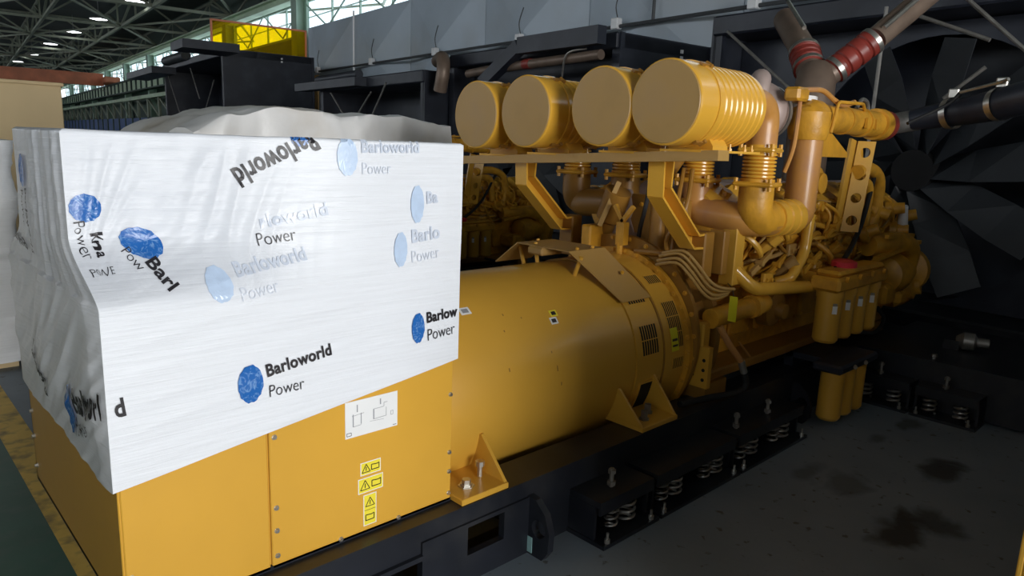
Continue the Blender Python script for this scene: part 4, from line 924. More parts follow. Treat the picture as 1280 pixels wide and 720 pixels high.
for (ya, yb) in ((ACY[1], ACY[0]), (ACY[2], ACY[3])):
    MB().bend([(XB, ya, 1.62), (XB, ya, 1.44), (XB, yb, 1.41), (XB + 0.3, yb, 1.42)], 0.16, 0.098, 20, 10).build('air_manifold', 'rusty_yellow' if ya < 0.63 else 'brown_paint', en)  # far manifold takes the same darkened colour as shade
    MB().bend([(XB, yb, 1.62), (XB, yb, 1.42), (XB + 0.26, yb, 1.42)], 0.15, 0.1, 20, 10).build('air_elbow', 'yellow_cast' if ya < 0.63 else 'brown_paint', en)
    cl = MB()
    cl.lathe((XB + 0.2, yb, 1.42), (1, 0, 0), [(0, 0.095), (0, 0.112), (0.07, 0.112), (0.075, 0.104), (0.09, 0.104), (0.095, 0.114), (0.17, 0.114), (0.175, 0.106), (0.19, 0.106), (0.195, 0.115), (0.27, 0.115), (0.27, 0.095)], 32); cl.build('hose_coupling', 'yellow_gloss', en, 25)
    MB().bend([(XB + 0.44, yb, 1.42), (XB + 0.58, yb, 1.42), (XB + 0.58, yb, 1.94)], 0.12, 0.098, 24, 8).build('riser_duct', 'rusty_yellow', en)
    MB().lathe((XB + 0.58, yb, 1.90), (0, 0, 1), [(0, 0.11), (0.05, 0.125), (0.17, 0.125), (0.2, 0.1)], 20).build('riser_cap', 'yellow_cast', en)
    MB().lathe((XB + 0.50, yb, 2.045), (1, 0, 0), [(0, 0.07), (0.06, 0.105), (0.14, 0.105), (0.15, 0.087), (0.55, 0.087), (0.55, 0.094), (0.58, 0.094), (0.58, 0.087), (0.85, 0.09), (0.85, 0.1), (0.89, 0.1), (0.89, 0.09), (1.12, 0.092), (1.12, 0.112), (1.2, 0.116), (1.24, 0.11), (1.24, 0.09)], 32).build('coolant_header', 'yellow_cast', en, 25)
    MB().lathe((XB + 1.74, yb, 2.045), (1, 0, 0), [(0, 0.1), (0, 0.108), (0.09, 0.108), (0.09, 0.09)], 28).build('header_seal', 'red_silicone', en, 25)
    for xx in (0.72, 0.88): MB().prism([(0, 0), (0.05, 0), (0.0, 0.07)], (XB + 0.5 + xx, yb - 0.092, 2.0), (1, 0, 0), (0, 0, 1), 0.02).build('lug', YE, en, 0)
# turbochargers
for (y_, s_) in ((0.16, -1), (1.10, 1)):
    t = MB(); t.lathe((3.64, y_, 2.06), (1, 0, 0), [(0, 0.06), (0.02, 0.1), (0.06, 0.16), (0.12, 0.185), (0.18, 0.17), (0.2, 0.13), (0.2, 0.05)], 32); tb = t.build('turbocharger', 'turbo_iron', en, 40)
    t = MB(); t.lathe((3.84, y_, 2.06), (1, 0, 0), [(0, 0.17), (0.03, 0.17), (0.03, 0.09), (0.10, 0.09)], 32); t.build('turbo_flange', 'dull_metal', tb, 30)
    MB().tube([(3.70, y_ - 0.02, 2.22), (3.60, y_ - 0.08, 2.24), (3.54, y_ - 0.1, 2.12), (3.56, y_ - 0.05, 1.98)], [0.045, 0.06, 0.055, 0.04], 14).build('turbo_volute', 'turbo_iron', tb)
    for i in range(6): MB().cyl((3.835, y_ - 0.15 * math.cos(i * 1.05), 2.06 + 0.15 * math.sin(i * 1.05)), (3.815, y_ - 0.15 * math.cos(i * 1.05), 2.06 + 0.15 * math.sin(i * 1.05)), 0.012, n=6).build('turbo_bolt', 'zinc', tb, 0)
    MB().span((3.6, y_ - 0.03, 2.22), (3.82, y_ + 0.08, 2.26), 0.01).build('heat_shield', 'dull_metal', tb)
# small top pipework
MB().tube([(3.78, -0.09, 2.14), (3.76, -0.10, 2.05), (3.74, -0.10, 1.85), (3.74, -0.06, 1.70)], 0.014, 8).build('oil_drain_pipe', 'rusty_yellow', en)
MB().span((3.68, -0.13, 2.12), (3.82, -0.03, 2.20), 0.015).build('drain_block', YE, en, 0)
MB().tube([(3.82, -0.09, 2.19), (4.0, -0.12, 2.20), (4.15, -0.14, 2.15), (4.3, -0.14, 2.13), (4.45, -0.14, 2.16)], 0.016, 10).build('vent_pipe', 'rusty_yellow', en)
MB().bend([(4.10, -0.16, 1.95), (4.14, -0.17, 2.14), (4.55, -0.16, 2.155), (4.75, -0.1, 2.12)], 0.03, 0.011, 8).build('guard_rod', YE, en)
MB().tube([(4.7, -0.06, 2.14), (4.78, -0.06, 2.20), (4.88, -0.06, 2.18), (4.92, -0.06, 2.1)], 0.014, 8).build('bleed_pipe', 'dull_metal', en)
MB().lathe((4.02, 0.13, 2.14), (0, 0, 1), [(0, 0.2), (0.03, 0.2), (0.03, 0.14)], 28).build('clamp_plate', 'white_label', en, 25)
# perforated bracket plate beside the header pipe
def holed_plate(x0, y0, x1, y1, z0, z1, zt_shift):
    """upright plate facing -X/-Y with four oval holes in a row and a side flange"""
    q = MB(); u = Vector((x1 - x0, y1 - y0, 0)); W_ = u.length; u.normalize(); n = 4; H_ = (z1 - z0) / n
    vv = Vector((zt_shift, 0, z1 - z0)).normalized()
    for k in range(n):
        o = Vector((x0, y0, z0)) + vv * ((z1 - z0) / n * k); q.add(*ring_plate(o, u, vv, [(0, 0), (W_, 0), (W_, H_), (0, H_)], (W_ / 2, H_ / 2), min(W_, H_) * 0.30, 0.014, 20))
    q.add(*[[Vector((x0, y0, z0)), Vector((x0, y0, z0)) + vv * (z1 - z0), Vector((x0 + 0.10, y0, z0)) + vv * (z1 - z0), Vector((x0 + 0.10, y0, z0)), Vector((x0, y0 + 0.012, z0)), Vector((x0, y0 + 0.012, z0)) + vv * (z1 - z0), Vector((x0 + 0.10, y0 + 0.012, z0)) + vv * (z1 - z0), Vector((x0 + 0.10, y0 + 0.012, z0))], [(0, 1, 2, 3), (4, 5, 6, 7), (0, 1, 5, 4), (1, 2, 6, 5), (2, 3, 7, 6), (3, 0, 4, 7)]])
    return q
holed_plate(4.83, 0.0, 4.90, -0.10, 1.27, 1.93, 0.12).build('perforated_bracket', 'yellow_gloss', en, 30)
q = MB(); q.bar((4.78, 0.012, 1.27), (4.89, 0.012, 1.93), 0.02, 0.09); q.build('bracket_flange', 'yellow_paint', en, 0)
MB().prism([(0, 0), (0.42, 0.0), (0.42, 0.03), (0.12, 0.16), (0, 0.16)], (4.3, 0.0, 1.80), (1, 0, 0), (0, 0, 1), 0.03).build('header_bracket', YE, en, 0)
q = MB(); q.lathe((4.45, 0.12, 1.62), (0, -1, 0), [(0, 0.11), (0.08, 0.11), (0.09, 0.07), (0.12, 0.07)], 24); q.build('gear_cover', YE, en)
q = MB(); q.bend([(4.98, 0.02, 1.9), (4.98, -0.02, 1.62), (5.2, -0.02, 1.62), (5.25, 0.0, 1.3)], 0.1, 0.045, 14); q.build('bypass_pipe', YE, en)
MB().tube([(4.9, -0.04, 1.70), (5.2, -0.02, 1.72), (5.45, 0.0, 1.62), (5.5, 0.02, 1.35), (5.42, 0.05, 1.15)], 0.05, 14).build('bypass_pipe', YE, en)
# lower water pipes, fittings and hanging tag
MB().bend([(3.40, 0.06, 1.14), (3.50, -0.06, 1.0), (3.62, -0.06, 0.985), (4.32, -0.07, 0.925), (4.46, -0.02, 0.96)], 0.08, 0.042, 16).build('water_pipe', 'yellow_gloss', en)
MB().bend([(3.18, 0.02, 0.84), (3.50, -0.02, 0.87), (3.82, 0.0, 0.86), (3.95, 0.2, 0.84)], 0.1, 0.06, 16).build('water_pipe', YE, en)
MB().lathe((3.55, -0.03, 0.875), (1, 0, 0), [(0, 0.06), (0, 0.072), (0.05, 0.072), (0.05, 0.06)], 18).build('pipe_collar', YE, en)
MB().lathe((4.0, 0.1, 0.80), (0, -1, -0.1), [(0, 0.13), (0.08, 0.12), (0.1, 0.06), (0.15, 0.05)], 22).build('pump_body', 'brown_paint', en)
MB().bend([(4.24, -0.03, 1.42), (4.22, -0.03, 1.16), (4.05, -0.03, 1.0), (4.02, 0.05, 0.97)], 0.06, 0.036, 14).build('riser_pipe', 'yellow_gloss', en)
MB().tube([(3.22, -0.02, 0.80), (3.27, -0.06, 0.70), (3.34, -0.09, 0.61), (3.37, -0.1, 0.575)], 0.02, 10).build('drain_pipe', 'rusty_yellow', en)
MB().cyl((3.37, -0.10, 0.58), (3.405, -0.11, 0.50), 0.022, n=10).build('drain_fitting', 'zinc', en)
MB().tube([(3.405, -0.11, 0.5), (3.42, -0.12, 0.42), (3.36, -0.10, 0.38), (3.15, -0.04, 0.375), (2.9, 0.0, 0.38)], 0.02, 10).build('drain_hose', 'black_rubber', en)
MB().bar((3.33, -0.1, 0.70), (3.43, -0.12, 0.60), 0.02, 0.006).build('drain_lever', 'rusty_yellow', en, 0)
tg = MB().span((3.245, -0.107, 0.835), (3.247, -0.055, 0.985)).build('hanging_tag', 'tag_yellow', en, 0); tg.rotation_euler = (0, 0, 0)
MB().tube([(3.246, -0.08, 0.985), (3.25, -0.06, 1.03), (3.27, -0.02, 1.05)], 0.003, 6).build('tag_string', 'black_rubber', tg)
for (dz, dy) in ((0.0, 0.0), (-0.03, 0.012), (-0.055, 0.02), (0.02, -0.02)):
    MB().tube([(3.02, 0.30 + dy, 1.19 + dz), (3.02, 0.16 + dy, 1.22 + dz), (3.04, 0.08 + dy, 1.16 + dz), (3.10, 0.02 + dy, 1.06 + dz), (3.16, -0.02 + dy, 1.02 + dz), (3.26, -0.05 + dy, 1.015 + dz * 0.5)], 0.0095, 8).build('cable', 'yellow_dusty', en)
MB().tube([(3.05, 0.5, 1.19), (3.05, 0.3, 1.2), (3.06, 0.12, 1.19)], 0.018, 8).build('cable_conduit', 'brown_paint', en)
# oil filters in a row and the fuel filters below them
q = MB(); q.span((4.22, -0.29, 0.92), (5.08, -0.08, 1.02), 0.02); q.span((4.26, -0.27, 1.02), (5.05, -0.1, 1.06), 0.02); q.span((4.3, -0.1, 0.95), (5.0, 0.22, 1.03)); fh = q.build('filter_head', YE, en, 0)
for i in range(4):
    x_ = 4.33 + i * 0.215
    MB().lathe((x_ - 0.02, -0.295, 1.01), (0, -1, 0), [(0, 0.022), (0.02, 0.022)], 6).build('head_plug', YE, fh, 0)
    f_ = MB().lathe((x_, -0.19, 0.565), (0, 0, 1), [(0, 0.04), (0.0, 0.07), (0.02, 0.083), (0.31, 0.083), (0.31, 0.09), (0.36, 0.09)], 24).build('oil_filter', 'yellow_paint', en, 30)
    MB().box((x_ - 0.055, -0.255, 0.80), (0.004, 0.032, 0.055), Matrix.Rotation(R(45), 3, 'Z')).build('filter_label', 'white_label', f_, 0)
    MB().box((x_ - 0.055, -0.255, 0.835), (0.005, 0.028, 0.018), Matrix.Rotation(R(45), 3, 'Z')).build('filter_label', 'dull_metal', f_, 0)
MB().lathe((4.55, -0.17, 1.06), (0, 0, 1), [(0, 0.05), (0.0, 0.085), (0.035, 0.085), (0.05, 0.05)], 20).build('filler_cap', 'red_plastic', en)
q = MB(); q.span((4.15, -0.40, 0.40), (4.78, -0.20, 0.46), 0.015); q.span((4.3, -0.2, 0.41), (4.7, 0.05, 0.45)); q.span((4.3, 0.0, 0.345), (4.7, 0.06, 0.45)); lh = q.build('fuel_filter_head', 'black_steel', en, 0)
for i, x_ in enumerate((4.27, 4.45, 4.63)):
    f_ = MB().lathe((x_, -0.30, 0.055), (0, 0, 1), [(0, 0.04), (0.0, 0.065), (0.02, 0.078), (0.345, 0.078)], 24).build('fuel_filter', 'yellow_paint', en, 30)
for (x_, y_) in ((4.18, -0.36), (4.2, -0.24), (4.36, -0.4), (4.54, -0.4)): MB().cyl((x_, y_, 0.43), (x_ - 0.02, y_ - 0.012, 0.43), 0.014, n=8).build('port', 'zinc' if x_ > 4.3 else 'shade_black', lh, 0)
# front end of the engine: gear case, pumps and covers
MB().span((6.2, 0.15, 0.42), (6.42, 1.11, 1.45), 0.05).build('front_gear_case', YE, en, 0)
q = MB(); q.lathe((5.75, -0.02, 0.86), (1, 0.0, 0), [(0, 0.10), (0.02, 0.15), (0.12, 0.17), (0.22, 0.17), (0.26, 0.13), (0.45, 0.12), (0.47, 0.2), (0.55, 0.2), (0.57, 0.15)], 26); q.build('water_pump', YE, en)
q = MB(); q.bend([(5.45, 0.02, 1.12), (5.9, -0.08, 1.14), (6.15, -0.08, 1.06), (6.2, -0.05, 0.9)], 0.15, 0.085, 16); q.build('pump_elbow', YE, en)
q = MB(); q.span((5.6, -0.12, 0.62), (5.85, 0.2, 0.80), 0.03); q.span((6.0, -0.1, 0.55), (6.35, 0.2, 0.72), 0.05); q.build('pump_mount', YE, en, 0)
q = MB(); q.lathe((6.25, -0.05, 0.72), (0.2, -1, 0.2), [(0, 0.12), (0.06, 0.12), (0.08, 0.08), (0.12, 0.08)], 18); q.build('pump_cover', YE, en)
q = MB(); q.bar((5.4, -0.08, 1.03), (6.2, -0.12, 1.12), 0.05, 0.03); q.bar((5.5, -0.1, 1.2), (6.1, -0.1, 1.18), 0.03); q.build('tie_bar', YE, en, 0)
for k in range(6):
    x_ = 5.35 + k * 0.16; q = MB(); q.lathe((x_, 0.05, random.uniform(1.15, 1.4)), (0.3, -1, random.uniform(-0.3, 0.6)), [(0, 0.08), (0.05, 0.08), (0.06, 0.05), (0.14, 0.045)], 14); q.build('front_fitting', YE, en)
MB().cyl((6.05, -0.03, 1.22), (5.98, -0.03, 1.42), 0.04, n=12).build('white_sleeve', 'white_label', en)
MB().lathe((6.42, YC, 0.75), (1, 0, 0), [(0, 0.26), (0.1, 0.26), (0.1, 0.1), (0.3, 0.1)], 28).build('crank_pulley', 'black_paint', en)
MB().tube([(5.1, -0.06, 0.5), (5.5, -0.1, 0.42), (5.75, -0.08, 0.5), (5.7, 0.0, 0.62)], 0.016, 8).build('low_hose', 'black_rubber', en)

# ================================================================== RADIATORS
def radiator(v0, u0, u1, zt, dep, label, fan=None, extra=None):
    """cooling package: u0 near end, u1 far end, front towards the engine at v0"""
    t = thing('radiator', HALL @ Vector((v0 + dep / 2, (u0 + u1) / 2, 0)), label, 'radiator', 'radiators along the grey partition'); K = 'black_steel'
    for u_ in (u0, u1):
        s_ = 1 if u_ == u0 else -1; q = MB(HALL)
        q.span((v0, u_, 0.38), (v0 + dep, u_ + s_ * 0.04, zt)); q.span((v0, u_ - s_ * 0.03, 0.38), (v0 + 0.08, u_ + s_ * 0.12, zt)); q.span((v0 + dep - 0.08, u_ - s_ * 0.03, 0.38), (v0 + dep, u_ + s_ * 0.12, zt))
        q.span((v0, u_ - s_ * 0.02, zt * 0.62), (v0 + dep, u_, zt * 0.62 + 0.04)); e_ = q.build('end_panel', K, t, 0)
        for k in range(2): MB(HALL).span((v0 + dep * 0.62, u_ - s_ * 0.04, zt - 0.16 - 0.09 * k), (v0 + dep * 0.62 + 0.05, u_ - s_ * 0.02, zt - 0.11 - 0.09 * k)).build('rating_label', 'white_label', e_, 0)
    MB(HALL).span((v0 - 0.04, u0, zt - 0.22), (v0 + dep, u1, zt), 0.02).build('top_tank', K, t, 0)
    MB(HALL).span((v0 - 0.04, u0, 0.0), (v0 + dep, u1, 0.38), 0.02).build('base', 'black_paint', t, 0)
    MB(HALL).span((v0 + dep * 0.7, u0 + 0.04, 0.38), (v0 + dep * 0.72, u1 - 0.04, zt - 0.22)).build('core', 'black_steel', t, 0)
    if fan:
        fu, fz, fr = fan; n = 40
        # shroud plate with a round opening
        hw0, hw1 = fu - u0 - 0.05, u1 - 0.05 - fu
        pts = [(-hw0, 0.4 - fz), (hw1, 0.4 - fz), (hw1, zt - 0.24 - fz), (-hw0, zt - 0.24 - fz)]
        q = MB(HALL); q.add(*ring_plate((v0 + 0.5, fu, fz), (0, 1, 0), (0, 0, 1), pts, (0, 0), fr, 0.02, 48)); q.build('fan_shroud', 'black_steel', t, 30)
        q = MB(HALL); q.lathe((v0 + 0.22, fu, fz), (1, 0, 0), [(0, 0.16), (0.0, 0.2), (0.22, 0.2), (0.22, 0.1)], 24); q.build('fan_hub', 'shade_black', t, 30)  # hub blackened in place of the darkness that hides it
        for k in range(10):
            a = R(10 + 36 * k); d = Vector((0, -math.sin(a), math.cos(a))); sd = Vector((0, math.cos(a), math.sin(a))); c = Vector((v0 + 0.33, fu, fz)); vv = []
            for (r_, w_, tw) in ((0.18, 0.10, 0.12), (0.5, 0.15, 0.10), (0.9, 0.18, 0.08), (fr - 0.05, 0.17, 0.07)):
                for sg in (-1, 1):
                    for th in (-0.008, 0.008): vv.append(c + d * r_ + sd * sg * w_ + Vector((sg * tw + th, 0, 0)))
            ff = []
            for i in range(3):
                b_ = i * 4; ff += [(b_, b_ + 2, b_ + 6, b_ + 4), (b_ + 1, b_ + 5, b_ + 7, b_ + 3), (b_, b_ + 4, b_ + 5, b_ + 1), (b_ + 2, b_ + 3, b_ + 7, b_ + 6)]
            ff += [(0, 1, 3, 2), (12, 14, 15, 13)]
            q = MB(HALL); q.add(vv, ff); q.build('fan_blade', 'fan_grey', t, 0)
    for (a, b_) in (extra or ()):
        q = MB(HALL); q.cyl(a, b_, 0.018, n=8); q.build('guard_stay', 'dull_metal', t)
    return t
radiator(6.9, -1.3, 3.5, 3.36, 1.7, 'black radiator with a big fan in front of the near engine', (1.15, 1.7, 1.3),
         [((6.75, 3.2, 3.15), (6.75, 2.35, 2.5)), ((6.75, 0.75, 3.2), (6.75, 0.1, 2.6)), ((6.75, 1.2, 3.12), (6.75, 0.5, 2.82)), ((6.75, 0.5, 2.6), (6.75, 0.8, 2.35)), ((6.75, 1.42, 3.2), (6.75, 1.42, 1.0))])
# outer bar across the near radiator's top with pipe clips
r2_ = radiator(7.0, 5.17, 9.5, 3.37, 2.0, 'black radiator with a square overhead duct, second along the partition', (7.3, 1.7, 1.2))
q = MB(HALL); q.bar((6.7, 5.2, 3.30), (6.7, 7.0, 3.30), 0.16, 0.24); q.bar((6.7, 7.0, 3.30), (6.7, 8.0, 2.78), 0.16, 0.2); q.build('overhead_duct', 'black_steel', r2_, 0)
q = MB(HALL); q.tube([(6.8, 5.3, 3.06), (6.8, 7.7, 3.02), (6.8, 8.6, 2.98)], 0.07, 14, 4); q.build('coolant_tube', 'pipe_brown', r2_)
q = MB(HALL); q.lathe((6.8, 6.85, 3.04), (0, 1, 0), [(0, 0.078), (0.16, 0.078)], 14); q.build('hose_clamp', 'red_silicone', r2_)
q = MB(HALL); q.tube([(6.6, 9.2, 2.7), (6.6, 9.1, 3.05), (6.7, 9.3, 3.28), (6.9, 9.8, 3.28)], 0.12, 16); q.build('charge_pipe', 'pipe_brown', r2_)
q = MB(HALL); q.tube([(6.8, 6.1, 2.8), (6.7, 5.9, 3.1), (6.8, 5.6, 3.16)], 0.014, 8); q.build('vent_tube', 'dull_metal', r2_)
r3_ = radiator(6.5, 9.6, 14.4, 3.08, 1.6, 'black radiator with a stepped top bar, third along the partition', None, [((6.4, 13.6, 2.8), (6.4, 12.6, 2.1)), ((6.4, 10.9, 2.9), (6.4, 11.8, 2.0)), ((6.42, 11.6, 2.75), (6.42, 12.2, 2.35))])
q = MB(HALL); q.span((6.2, 11.9, 2.88), (6.5, 15.3, 3.05)); q.build('top_bar', 'black_steel', r3_, 0)
q = MB(HALL); q.tube([(6.35, 12, 3.12), (6.35, 14.2, 3.1)], 0.09, 14, 1); q.build('header_tube', 'black_steel', r3_)
r4_ = radiator(6.0, 20.6, 28.4, 4.28, 2.8, 'tall black radiator box under a yellow sheet, farthest along the partition', None, [((5.9, 27.4, 3.9), (5.9, 25.5, 2.2)), ((5.9, 21.2, 3.4), (5.9, 22.8, 2.2)), ((5.9, 24.0, 3.9), (5.9, 23.0, 2.9))])
q = MB(HALL); q.span((5.2, 26.5, 3.85), (6.0, 31.5, 4.08)); q.build('top_bar', 'black_steel', r4_, 0); MB(HALL).span((4.6, 19.2, 4.05), (6.1, 20.6, 4.28)).build('top_bar', 'black_steel', r4_, 0)
q = MB(HALL); q.cyl((5.9, 27.6, 4.36), (5.9, 24.5, 4.36), 0.16, n=16); q.build('header_tube', 'fan_grey', r4_)
ys = thing('yellow_sheet', HALL @ Vector((7.25, 20.9, 4.28)), 'see-through yellow sheet in a frame on top of the tall black radiator', 'panel')
MB(HALL).span((5.82, 20.9, 4.285), (8.66, 20.92, 5.08)).build('pane', 'yellow_acrylic', ys, 0)
q = MB(HALL); q.span((5.78, 20.88, 4.285), (5.83, 20.94, 5.12)); q.span((8.64, 20.88, 4.285), (8.69, 20.94, 5.12)); q.span((5.78, 20.88, 5.07), (8.69, 20.94, 5.12)); q.build('frame', 'crane_orange', ys, 0)
cbd = thing('cardboard_sheet', HALL @ Vector((9.6, 22.7, 0)), 'tan cardboard sheet with dark lettering against the grey partition', 'cardboard')
MB(HALL).span((9.55, 22.15, 0.0), (9.58, 23.3, 3.9)).build('sheet', 'cardboard_label', cbd, 0)
vv, ff = text_mesh('Bank', True); w_ = max(v.x for v in vv)
q = MB(HALL); q.add([(9.547, 23.0 - v.x * 0.75 / w_, 3.4 + v.y * 0.45) for v in vv], ff); q.build('lettering', 'print_black', cbd, 0)

# charge air pipes from the near engine up to its radiator
ch = thing('charge_air_pipe', (5.7, 0.63, 2.1), 'brown forked charge air pipe with red hose couplings above the engine', 'pipe')
q = MB(); q.tube([(5.5, 0.63, 1.55), (5.58, 0.66, 2.2), (5.66, 0.69, 2.42), (5.72, 0.72, 2.52)], [0.17, 0.17, 0.16, 0.13], 20); q.build('trunk', 'pipe_brown', ch)
def arm(a, b_, r_, red0, red1, end):
    a, b_, end = Vector(a), Vector(b_), Vector(end); d = b_ - a
    MB().cyl(a, a + d * red0, r_, n=20).build('arm', 'pipe_brown', ch); MB().cyl(a + d * red1, end, r_ * 0.98, n=20).build('arm', 'pipe_brown', ch)
    L_ = d.length * (red1 - red0); n = 4; pr = [(0, r_)]
    for i in range(n): pr += [(L_ * (i + 0.1) / n, r_ * 1.15), (L_ * (i + 0.75) / n, r_ * 1.15), (L_ * (i + 1) / n, r_ * 1.02)]
    h_ = MB().lathe(a + d * red0, d, pr, 20).build('red_hose', 'red_silicone', ch, 25)
    for k in (red0 + 0.02, red1 - 0.1): MB().lathe(a + d * k, d, [(0, r_ * 1.19), (0.04, r_ * 1.19)], 20).build('hose_clamp', 'zinc', h_, 25)
arm((5.70, 0.74, 2.46), (5.98, 0.99, 2.76), 0.115, 0.25, 0.85, (6.45, 1.42, 3.10))
arm((5.72, 0.64, 2.46), (6.0, 0.37, 2.79), 0.10, 0.15, 0.98, (6.7, 0.12, 3.34))
MB().cyl((5.95, 0.98, 2.92), (6.35, 1.36, 3.24), 0.02, n=8).build('tie_rod', 'zinc', ch)
MB().cyl((5.95, 0.30, 2.86), (6.6, 0.05, 3.40), 0.02, n=8).build('tie_rod', 'zinc', ch)
# coolant pipe from the header to the radiator
cp = thing('coolant_pipe', (5.45, -0.5, 2.1), 'black coolant pipe with silver clamps beside the near radiator', 'pipe')
q = MB(); q.tube([(5.24, -0.055, 2.045), (5.44, -0.10, 2.075), (5.52, -0.2, 2.10)], 0.078, 18); q.build('reducer', 'dull_metal', cp)
q = MB(); q.tube([(5.48, -0.16, 2.095), (5.50, -0.42, 2.145), (5.36, -0.70, 2.185), (5.24, -0.92, 2.23), (5.1, -1.3, 2.3), (5.2, -1.62, 2.25), (6.0, -1.75, 2.2), (6.95, -1.5, 2.2)], [0.075, 0.095, 0.105, 0.11, 0.11, 0.11, 0.11, 0.11], 22); q.build('pipe', 'black_steel', cp)
for (p, d) in (((5.50, -0.42, 2.145), (-0.2, -0.55, 0.09)), ((5.33, -0.75, 2.195), (-0.28, -0.5, 0.09))):
    c_ = MB().lathe(p, d, [(-0.025, 0.112), (0.025, 0.116)], 22, False).build('clamp', 'zinc', cp)
    MB().box(Vector(p) + Vector((0, 0, 0.14)), (0.05, 0.07, 0.07), None, 0.008).build('clamp_lug', 'zinc', c_)
MB().tube([(5.0, -0.3, 2.05), (5.3, -0.45, 2.2), (5.42, -0.5, 2.32), (5.47, -0.46, 2.26)], 0.012, 8).build('bleed_line', 'black_rubber', cp)
MB().tube([(5.35, -0.5, 2.28), (5.3, -0.72, 2.33), (5.25, -0.8, 2.35)], 0.012, 8).build('bleed_line', 'zinc', cp)
# base of the near radiator, reaching out towards the aisle, on its own spring mounts
rb = thing('steel_platform', (6.0, 0.6, 0), 'wide black steel platform between the near radiator and the engine', 'platform')
q = MB(); q.span((5.2, -1.55, 0.22), (6.55, -0.1, 0.37)); q.span((5.2, -1.55, 0.02), (5.24, -0.1, 0.22)); q.build('deck', 'black_paint', rb, 0)
MB().span((5.2, -0.1, 0.02), (6.55, 1.36, 0.30)).build('deck', 'black_paint', rb, 0)
for (x_, y_) in ((5.35, -0.6), (5.35, -1.2)): MB().lathe((x_, y_, 0.37), (0, 0, 1), [(0, 0.02), (0.02, 0.02)], 6).build('bolt', 'zinc', rb, 0)
MB().lathe((5.75, -0.62, 0.44), (0.3, -1, 0), [(0, 0.03), (0.05, 0.07), (0.12, 0.07), (0.14, 0.04), (0.22, 0.04)], 16).build('valve', 'dull_metal', rb)
MB().span((5.7, -0.66, 0.37), (5.85, -0.55, 0.44)).build('valve_foot', 'black_paint', rb, 0)
for (y_, lb) in ((-0.36, 'black spring mount under the radiator base, near the lower filters'), (-0.80, 'black spring mount under the radiator base, out in the aisle')):
    t = spring_iso(2.0, 2.42, [(2.10, 1), (2.30, 1)], [2.18], lb); t.location = (5.11, y_, 0); t.rotation_euler = (0, 0, R(-90))
    for o in t.children: pass

# ================================================================== THE OTHER SETS AND GOODS
e2 = copy_tree(en); e2['label'] = 'dim yellow engine of the next set seen under the air cleaner rail'; e2.name = 'diesel_engine'
for o in list(e2.children):
    nm = o.name.split('.')[0]
    if nm in ('air_cleaner', 'cross_rail', 'gooseneck_bracket', 'fuel_filter', 'fuel_filter_head', 'drain_hose', 'air_elbow', 'air_manifold', 'bellows', 'duct_flange', 'riser_duct', 'hose_coupling', 'riser_cap', 'turbocharger', 'hanging_tag', 'cable'):
        for c in list(o.children):
            for d in list(c.children): bpy.data.objects.remove(d)
            bpy.data.objects.remove(c)
        bpy.data.objects.remove(o)
e2.location = en.location + Vector((0.95, 5.35, -0.27))
sk2 = thing('base_frame', (5.0, 5.98, 0), 'black base rails under the next engine', 'base frame')
for y_ in (5.3, 6.55): MB().span((1.2, y_, 0), (6.4, y_ + 0.16, 0.12)).build('rail', 'black_paint', sk2, 0)

# tarpaulin over the rear half of the next set
def drape(name, x0, x1, y0, y1, top, label, material, seed, bottom=0.03, nx=90, ny=70):
    vs = []; fs = []; s_ = ny
    for i in range(nx + 1):
        tx = i / nx
        for j in range(ny + 1):
            tj = j / ny; x_ = x0 + (x1 - x0) * tx
            ex = min(1, tx / 0.02, (1 - tx) / 0.02); zt_ = top(x_)
            # front skirt, top, back skirt
            if tj < 0.35: k = tj / 0.35; y_ = y0 - 0.10 * (1 - k); z_ = bottom + (zt_ - 0.02 - bottom) * k
            elif tj > 0.65: k = (1 - tj) / 0.35; y_ = y1 + 0.10 * (1 - k); z_ = bottom + (zt_ - 0.02 - bottom) * k
            else: k = (tj - 0.35) / 0.3; y_ = y0 + (y1 - y0) * k; z_ = zt_ - 0.02 + 0.02 * math.sin(math.pi * k)
            z_ = bottom + (z_ - bottom) * (0.12 + 0.88 * math.sin(ex * math.pi / 2)) if ex < 1 else z_
            w_ = ridge(Vector((x_ * 2.2 + seed, y_ * 2.0, z_ * 1.4))) * 0.04 + ridge(Vector((x_ * 5 + seed, y_ * 4, z_ * 3))) * 0.015
            vs.append((x_, y_ - w_ * (1 if tj < 0.5 else -1), max(bottom, z_ + w_ * 0.6 * (1 if 0.3 < tj < 0.7 else 0))))
    for i in range(nx):
        for j in range(ny): a = i * (ny + 1) + j; fs.append((a, a + ny + 1, a + ny + 2, a + 1))
    o = MB().add(vs, fs).build(name, material, None, 60); return tag(o, label, 'tarpaulin')
def prof(pts):
    def f_(x):
        for (a, za), (b_, zb) in zip(pts[:-1], pts[1:]):
            if x <= b_: t = max(0, (x - a) / (b_ - a)); t = t * t * (3 - 2 * t); return za + (zb - za) * t
        return pts[-1][1]
    return f_
drape('tarpaulin', 1.42, 3.92, 3.75, 5.6, prof([(1.42, 1.72), (1.85, 1.93), (2.35, 2.04), (3.0, 2.0), (3.6, 2.0), (4.1, 1.95)]), 'beige dusty tarpaulin over the next set, behind the pale plastic sheet', 'tarp', 3.0)
drape('tarpaulin', 1.28, 3.62, 3.0, 3.45, prof([(1.28, 1.80), (1.6, 1.93), (1.95, 2.0), (2.5, 1.985), (3.1, 1.99), (3.62, 1.95)]), 'pale plastic sheet draped over goods just behind the wrapped cabinet', 'tarp_pale', 8.0)

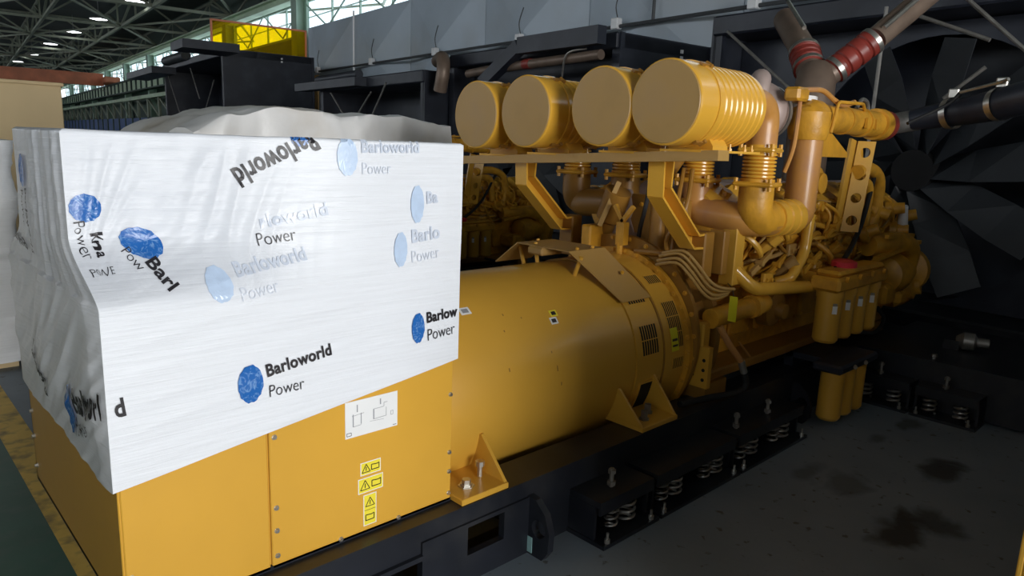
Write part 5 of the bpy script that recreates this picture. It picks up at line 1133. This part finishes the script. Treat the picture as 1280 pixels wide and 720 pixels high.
# wrapped pallet load by the green aisle
def wrapped_load(x0, x1, y0, y1, zt, label):
    vs = []; fs = []; N = 160; NZ_ = 60; per = 2 * (x1 - x0 + y1 - y0)
    for k in range(NZ_ + 1):
        z_ = 0.06 + (zt - 0.06) * k / NZ_
        for i in range(N):
            s_ = per * i / N
            if s_ < x1 - x0: p = Vector((x0 + s_, y0, z_)); n_ = Vector((0, -1, 0)); e = min(s_, x1 - x0 - s_)
            elif s_ < x1 - x0 + y1 - y0: p = Vector((x1, y0 + s_ - (x1 - x0), z_)); n_ = Vector((1, 0, 0)); e = 0.2
            elif s_ < 2 * (x1 - x0) + y1 - y0: p = Vector((x1 - (s_ - (x1 - x0) - (y1 - y0)), y1, z_)); n_ = Vector((0, 1, 0)); e = 0.2
            else: p = Vector((x0, y1 - (s_ - 2 * (x1 - x0) - (y1 - y0)), z_)); n_ = Vector((-1, 0, 0)); e = 0.2
            w_ = 0.03 * ridge(p * 2.4) + 0.015 * ridge(Vector((p.x * 5, p.y * 5, p.z * 11))) - 0.05 * math.exp(-((z_ - 0.82) / 0.05) ** 2) + 0.03 * (z_ / zt)
            vs.append(p + n_ * w_)
    for k in range(NZ_):
        for i in range(N): j = (i + 1) % N; fs.append((k * N + i, k * N + j, (k + 1) * N + j, (k + 1) * N + i))
    fs.append(tuple(NZ_ * N + i for i in range(N)))
    return tag(MB().add(vs, fs).build('wrapped_load', 'stretch_film_old', None, 60), label, 'wrapped pallet')
wrapped_load(-1.15, 0.44, 4.2, 5.6, 1.70, 'tall load wrapped in crumpled white film by the green aisle')
MB_p = MB(); MB_p.span((-1.1, 4.25, 0.0), (0.40, 5.55, 0.05)); tag(MB_p.build('pallet', 'cardboard', None, 0), 'flat wooden pallet under the film wrapped load', 'pallet')
ct = thing('crate', (0.5, 11, 0), 'large tan crate standing behind the film wrapped load', 'crate')
q = MB(); q.span((-2.2, 10.0, 0.0), (2.04, 11.6, 2.42), 0.01); q.build('body', 'cardboard', ct, 0)
MB().span((-2.25, 9.97, 2.38), (2.07, 11.63, 2.43), 0.01).build('lid', 'cardboard', ct, 0)

# neighbouring set across the aisle: edge in view, unseen rest added and sized for shade
nb = thing('generator_cabinet', (2.6, -2.4, 0), 'plain yellow cabinet at the edge of the dark floor across the aisle', 'cabinet')
q = MB(); q.span((1.27, -3.1, 0.36), (3.3, -1.9, 1.46)); q.build('body', 'yellow_paint', nb, 0)
MB().span((1.25, -1.9, 0.348), (3.32, -1.888, 1.47), 0.003).build('front_panel', 'yellow_paint', nb, 0)
MB().span((1.25, -3.1, 0.348), (1.27, -1.9, 1.47), 0.003).build('side_panel', 'yellow_paint', nb, 0)
MB().span((1.4, -3.0, 0.0), (6.2, -2.0, 0.348)).build('base_rail', 'black_paint', nb, 0)
drape('tarpaulin', 3.45, 6.3, -3.2, -2.05, prof([(3.4, 1.6), (3.8, 1.92), (5.9, 1.95), (6.3, 1.7)]), 'unseen tarpaulin-covered set added for shade behind the plain yellow cabinet', 'tarp', 21.0, 0.36, 60, 40)
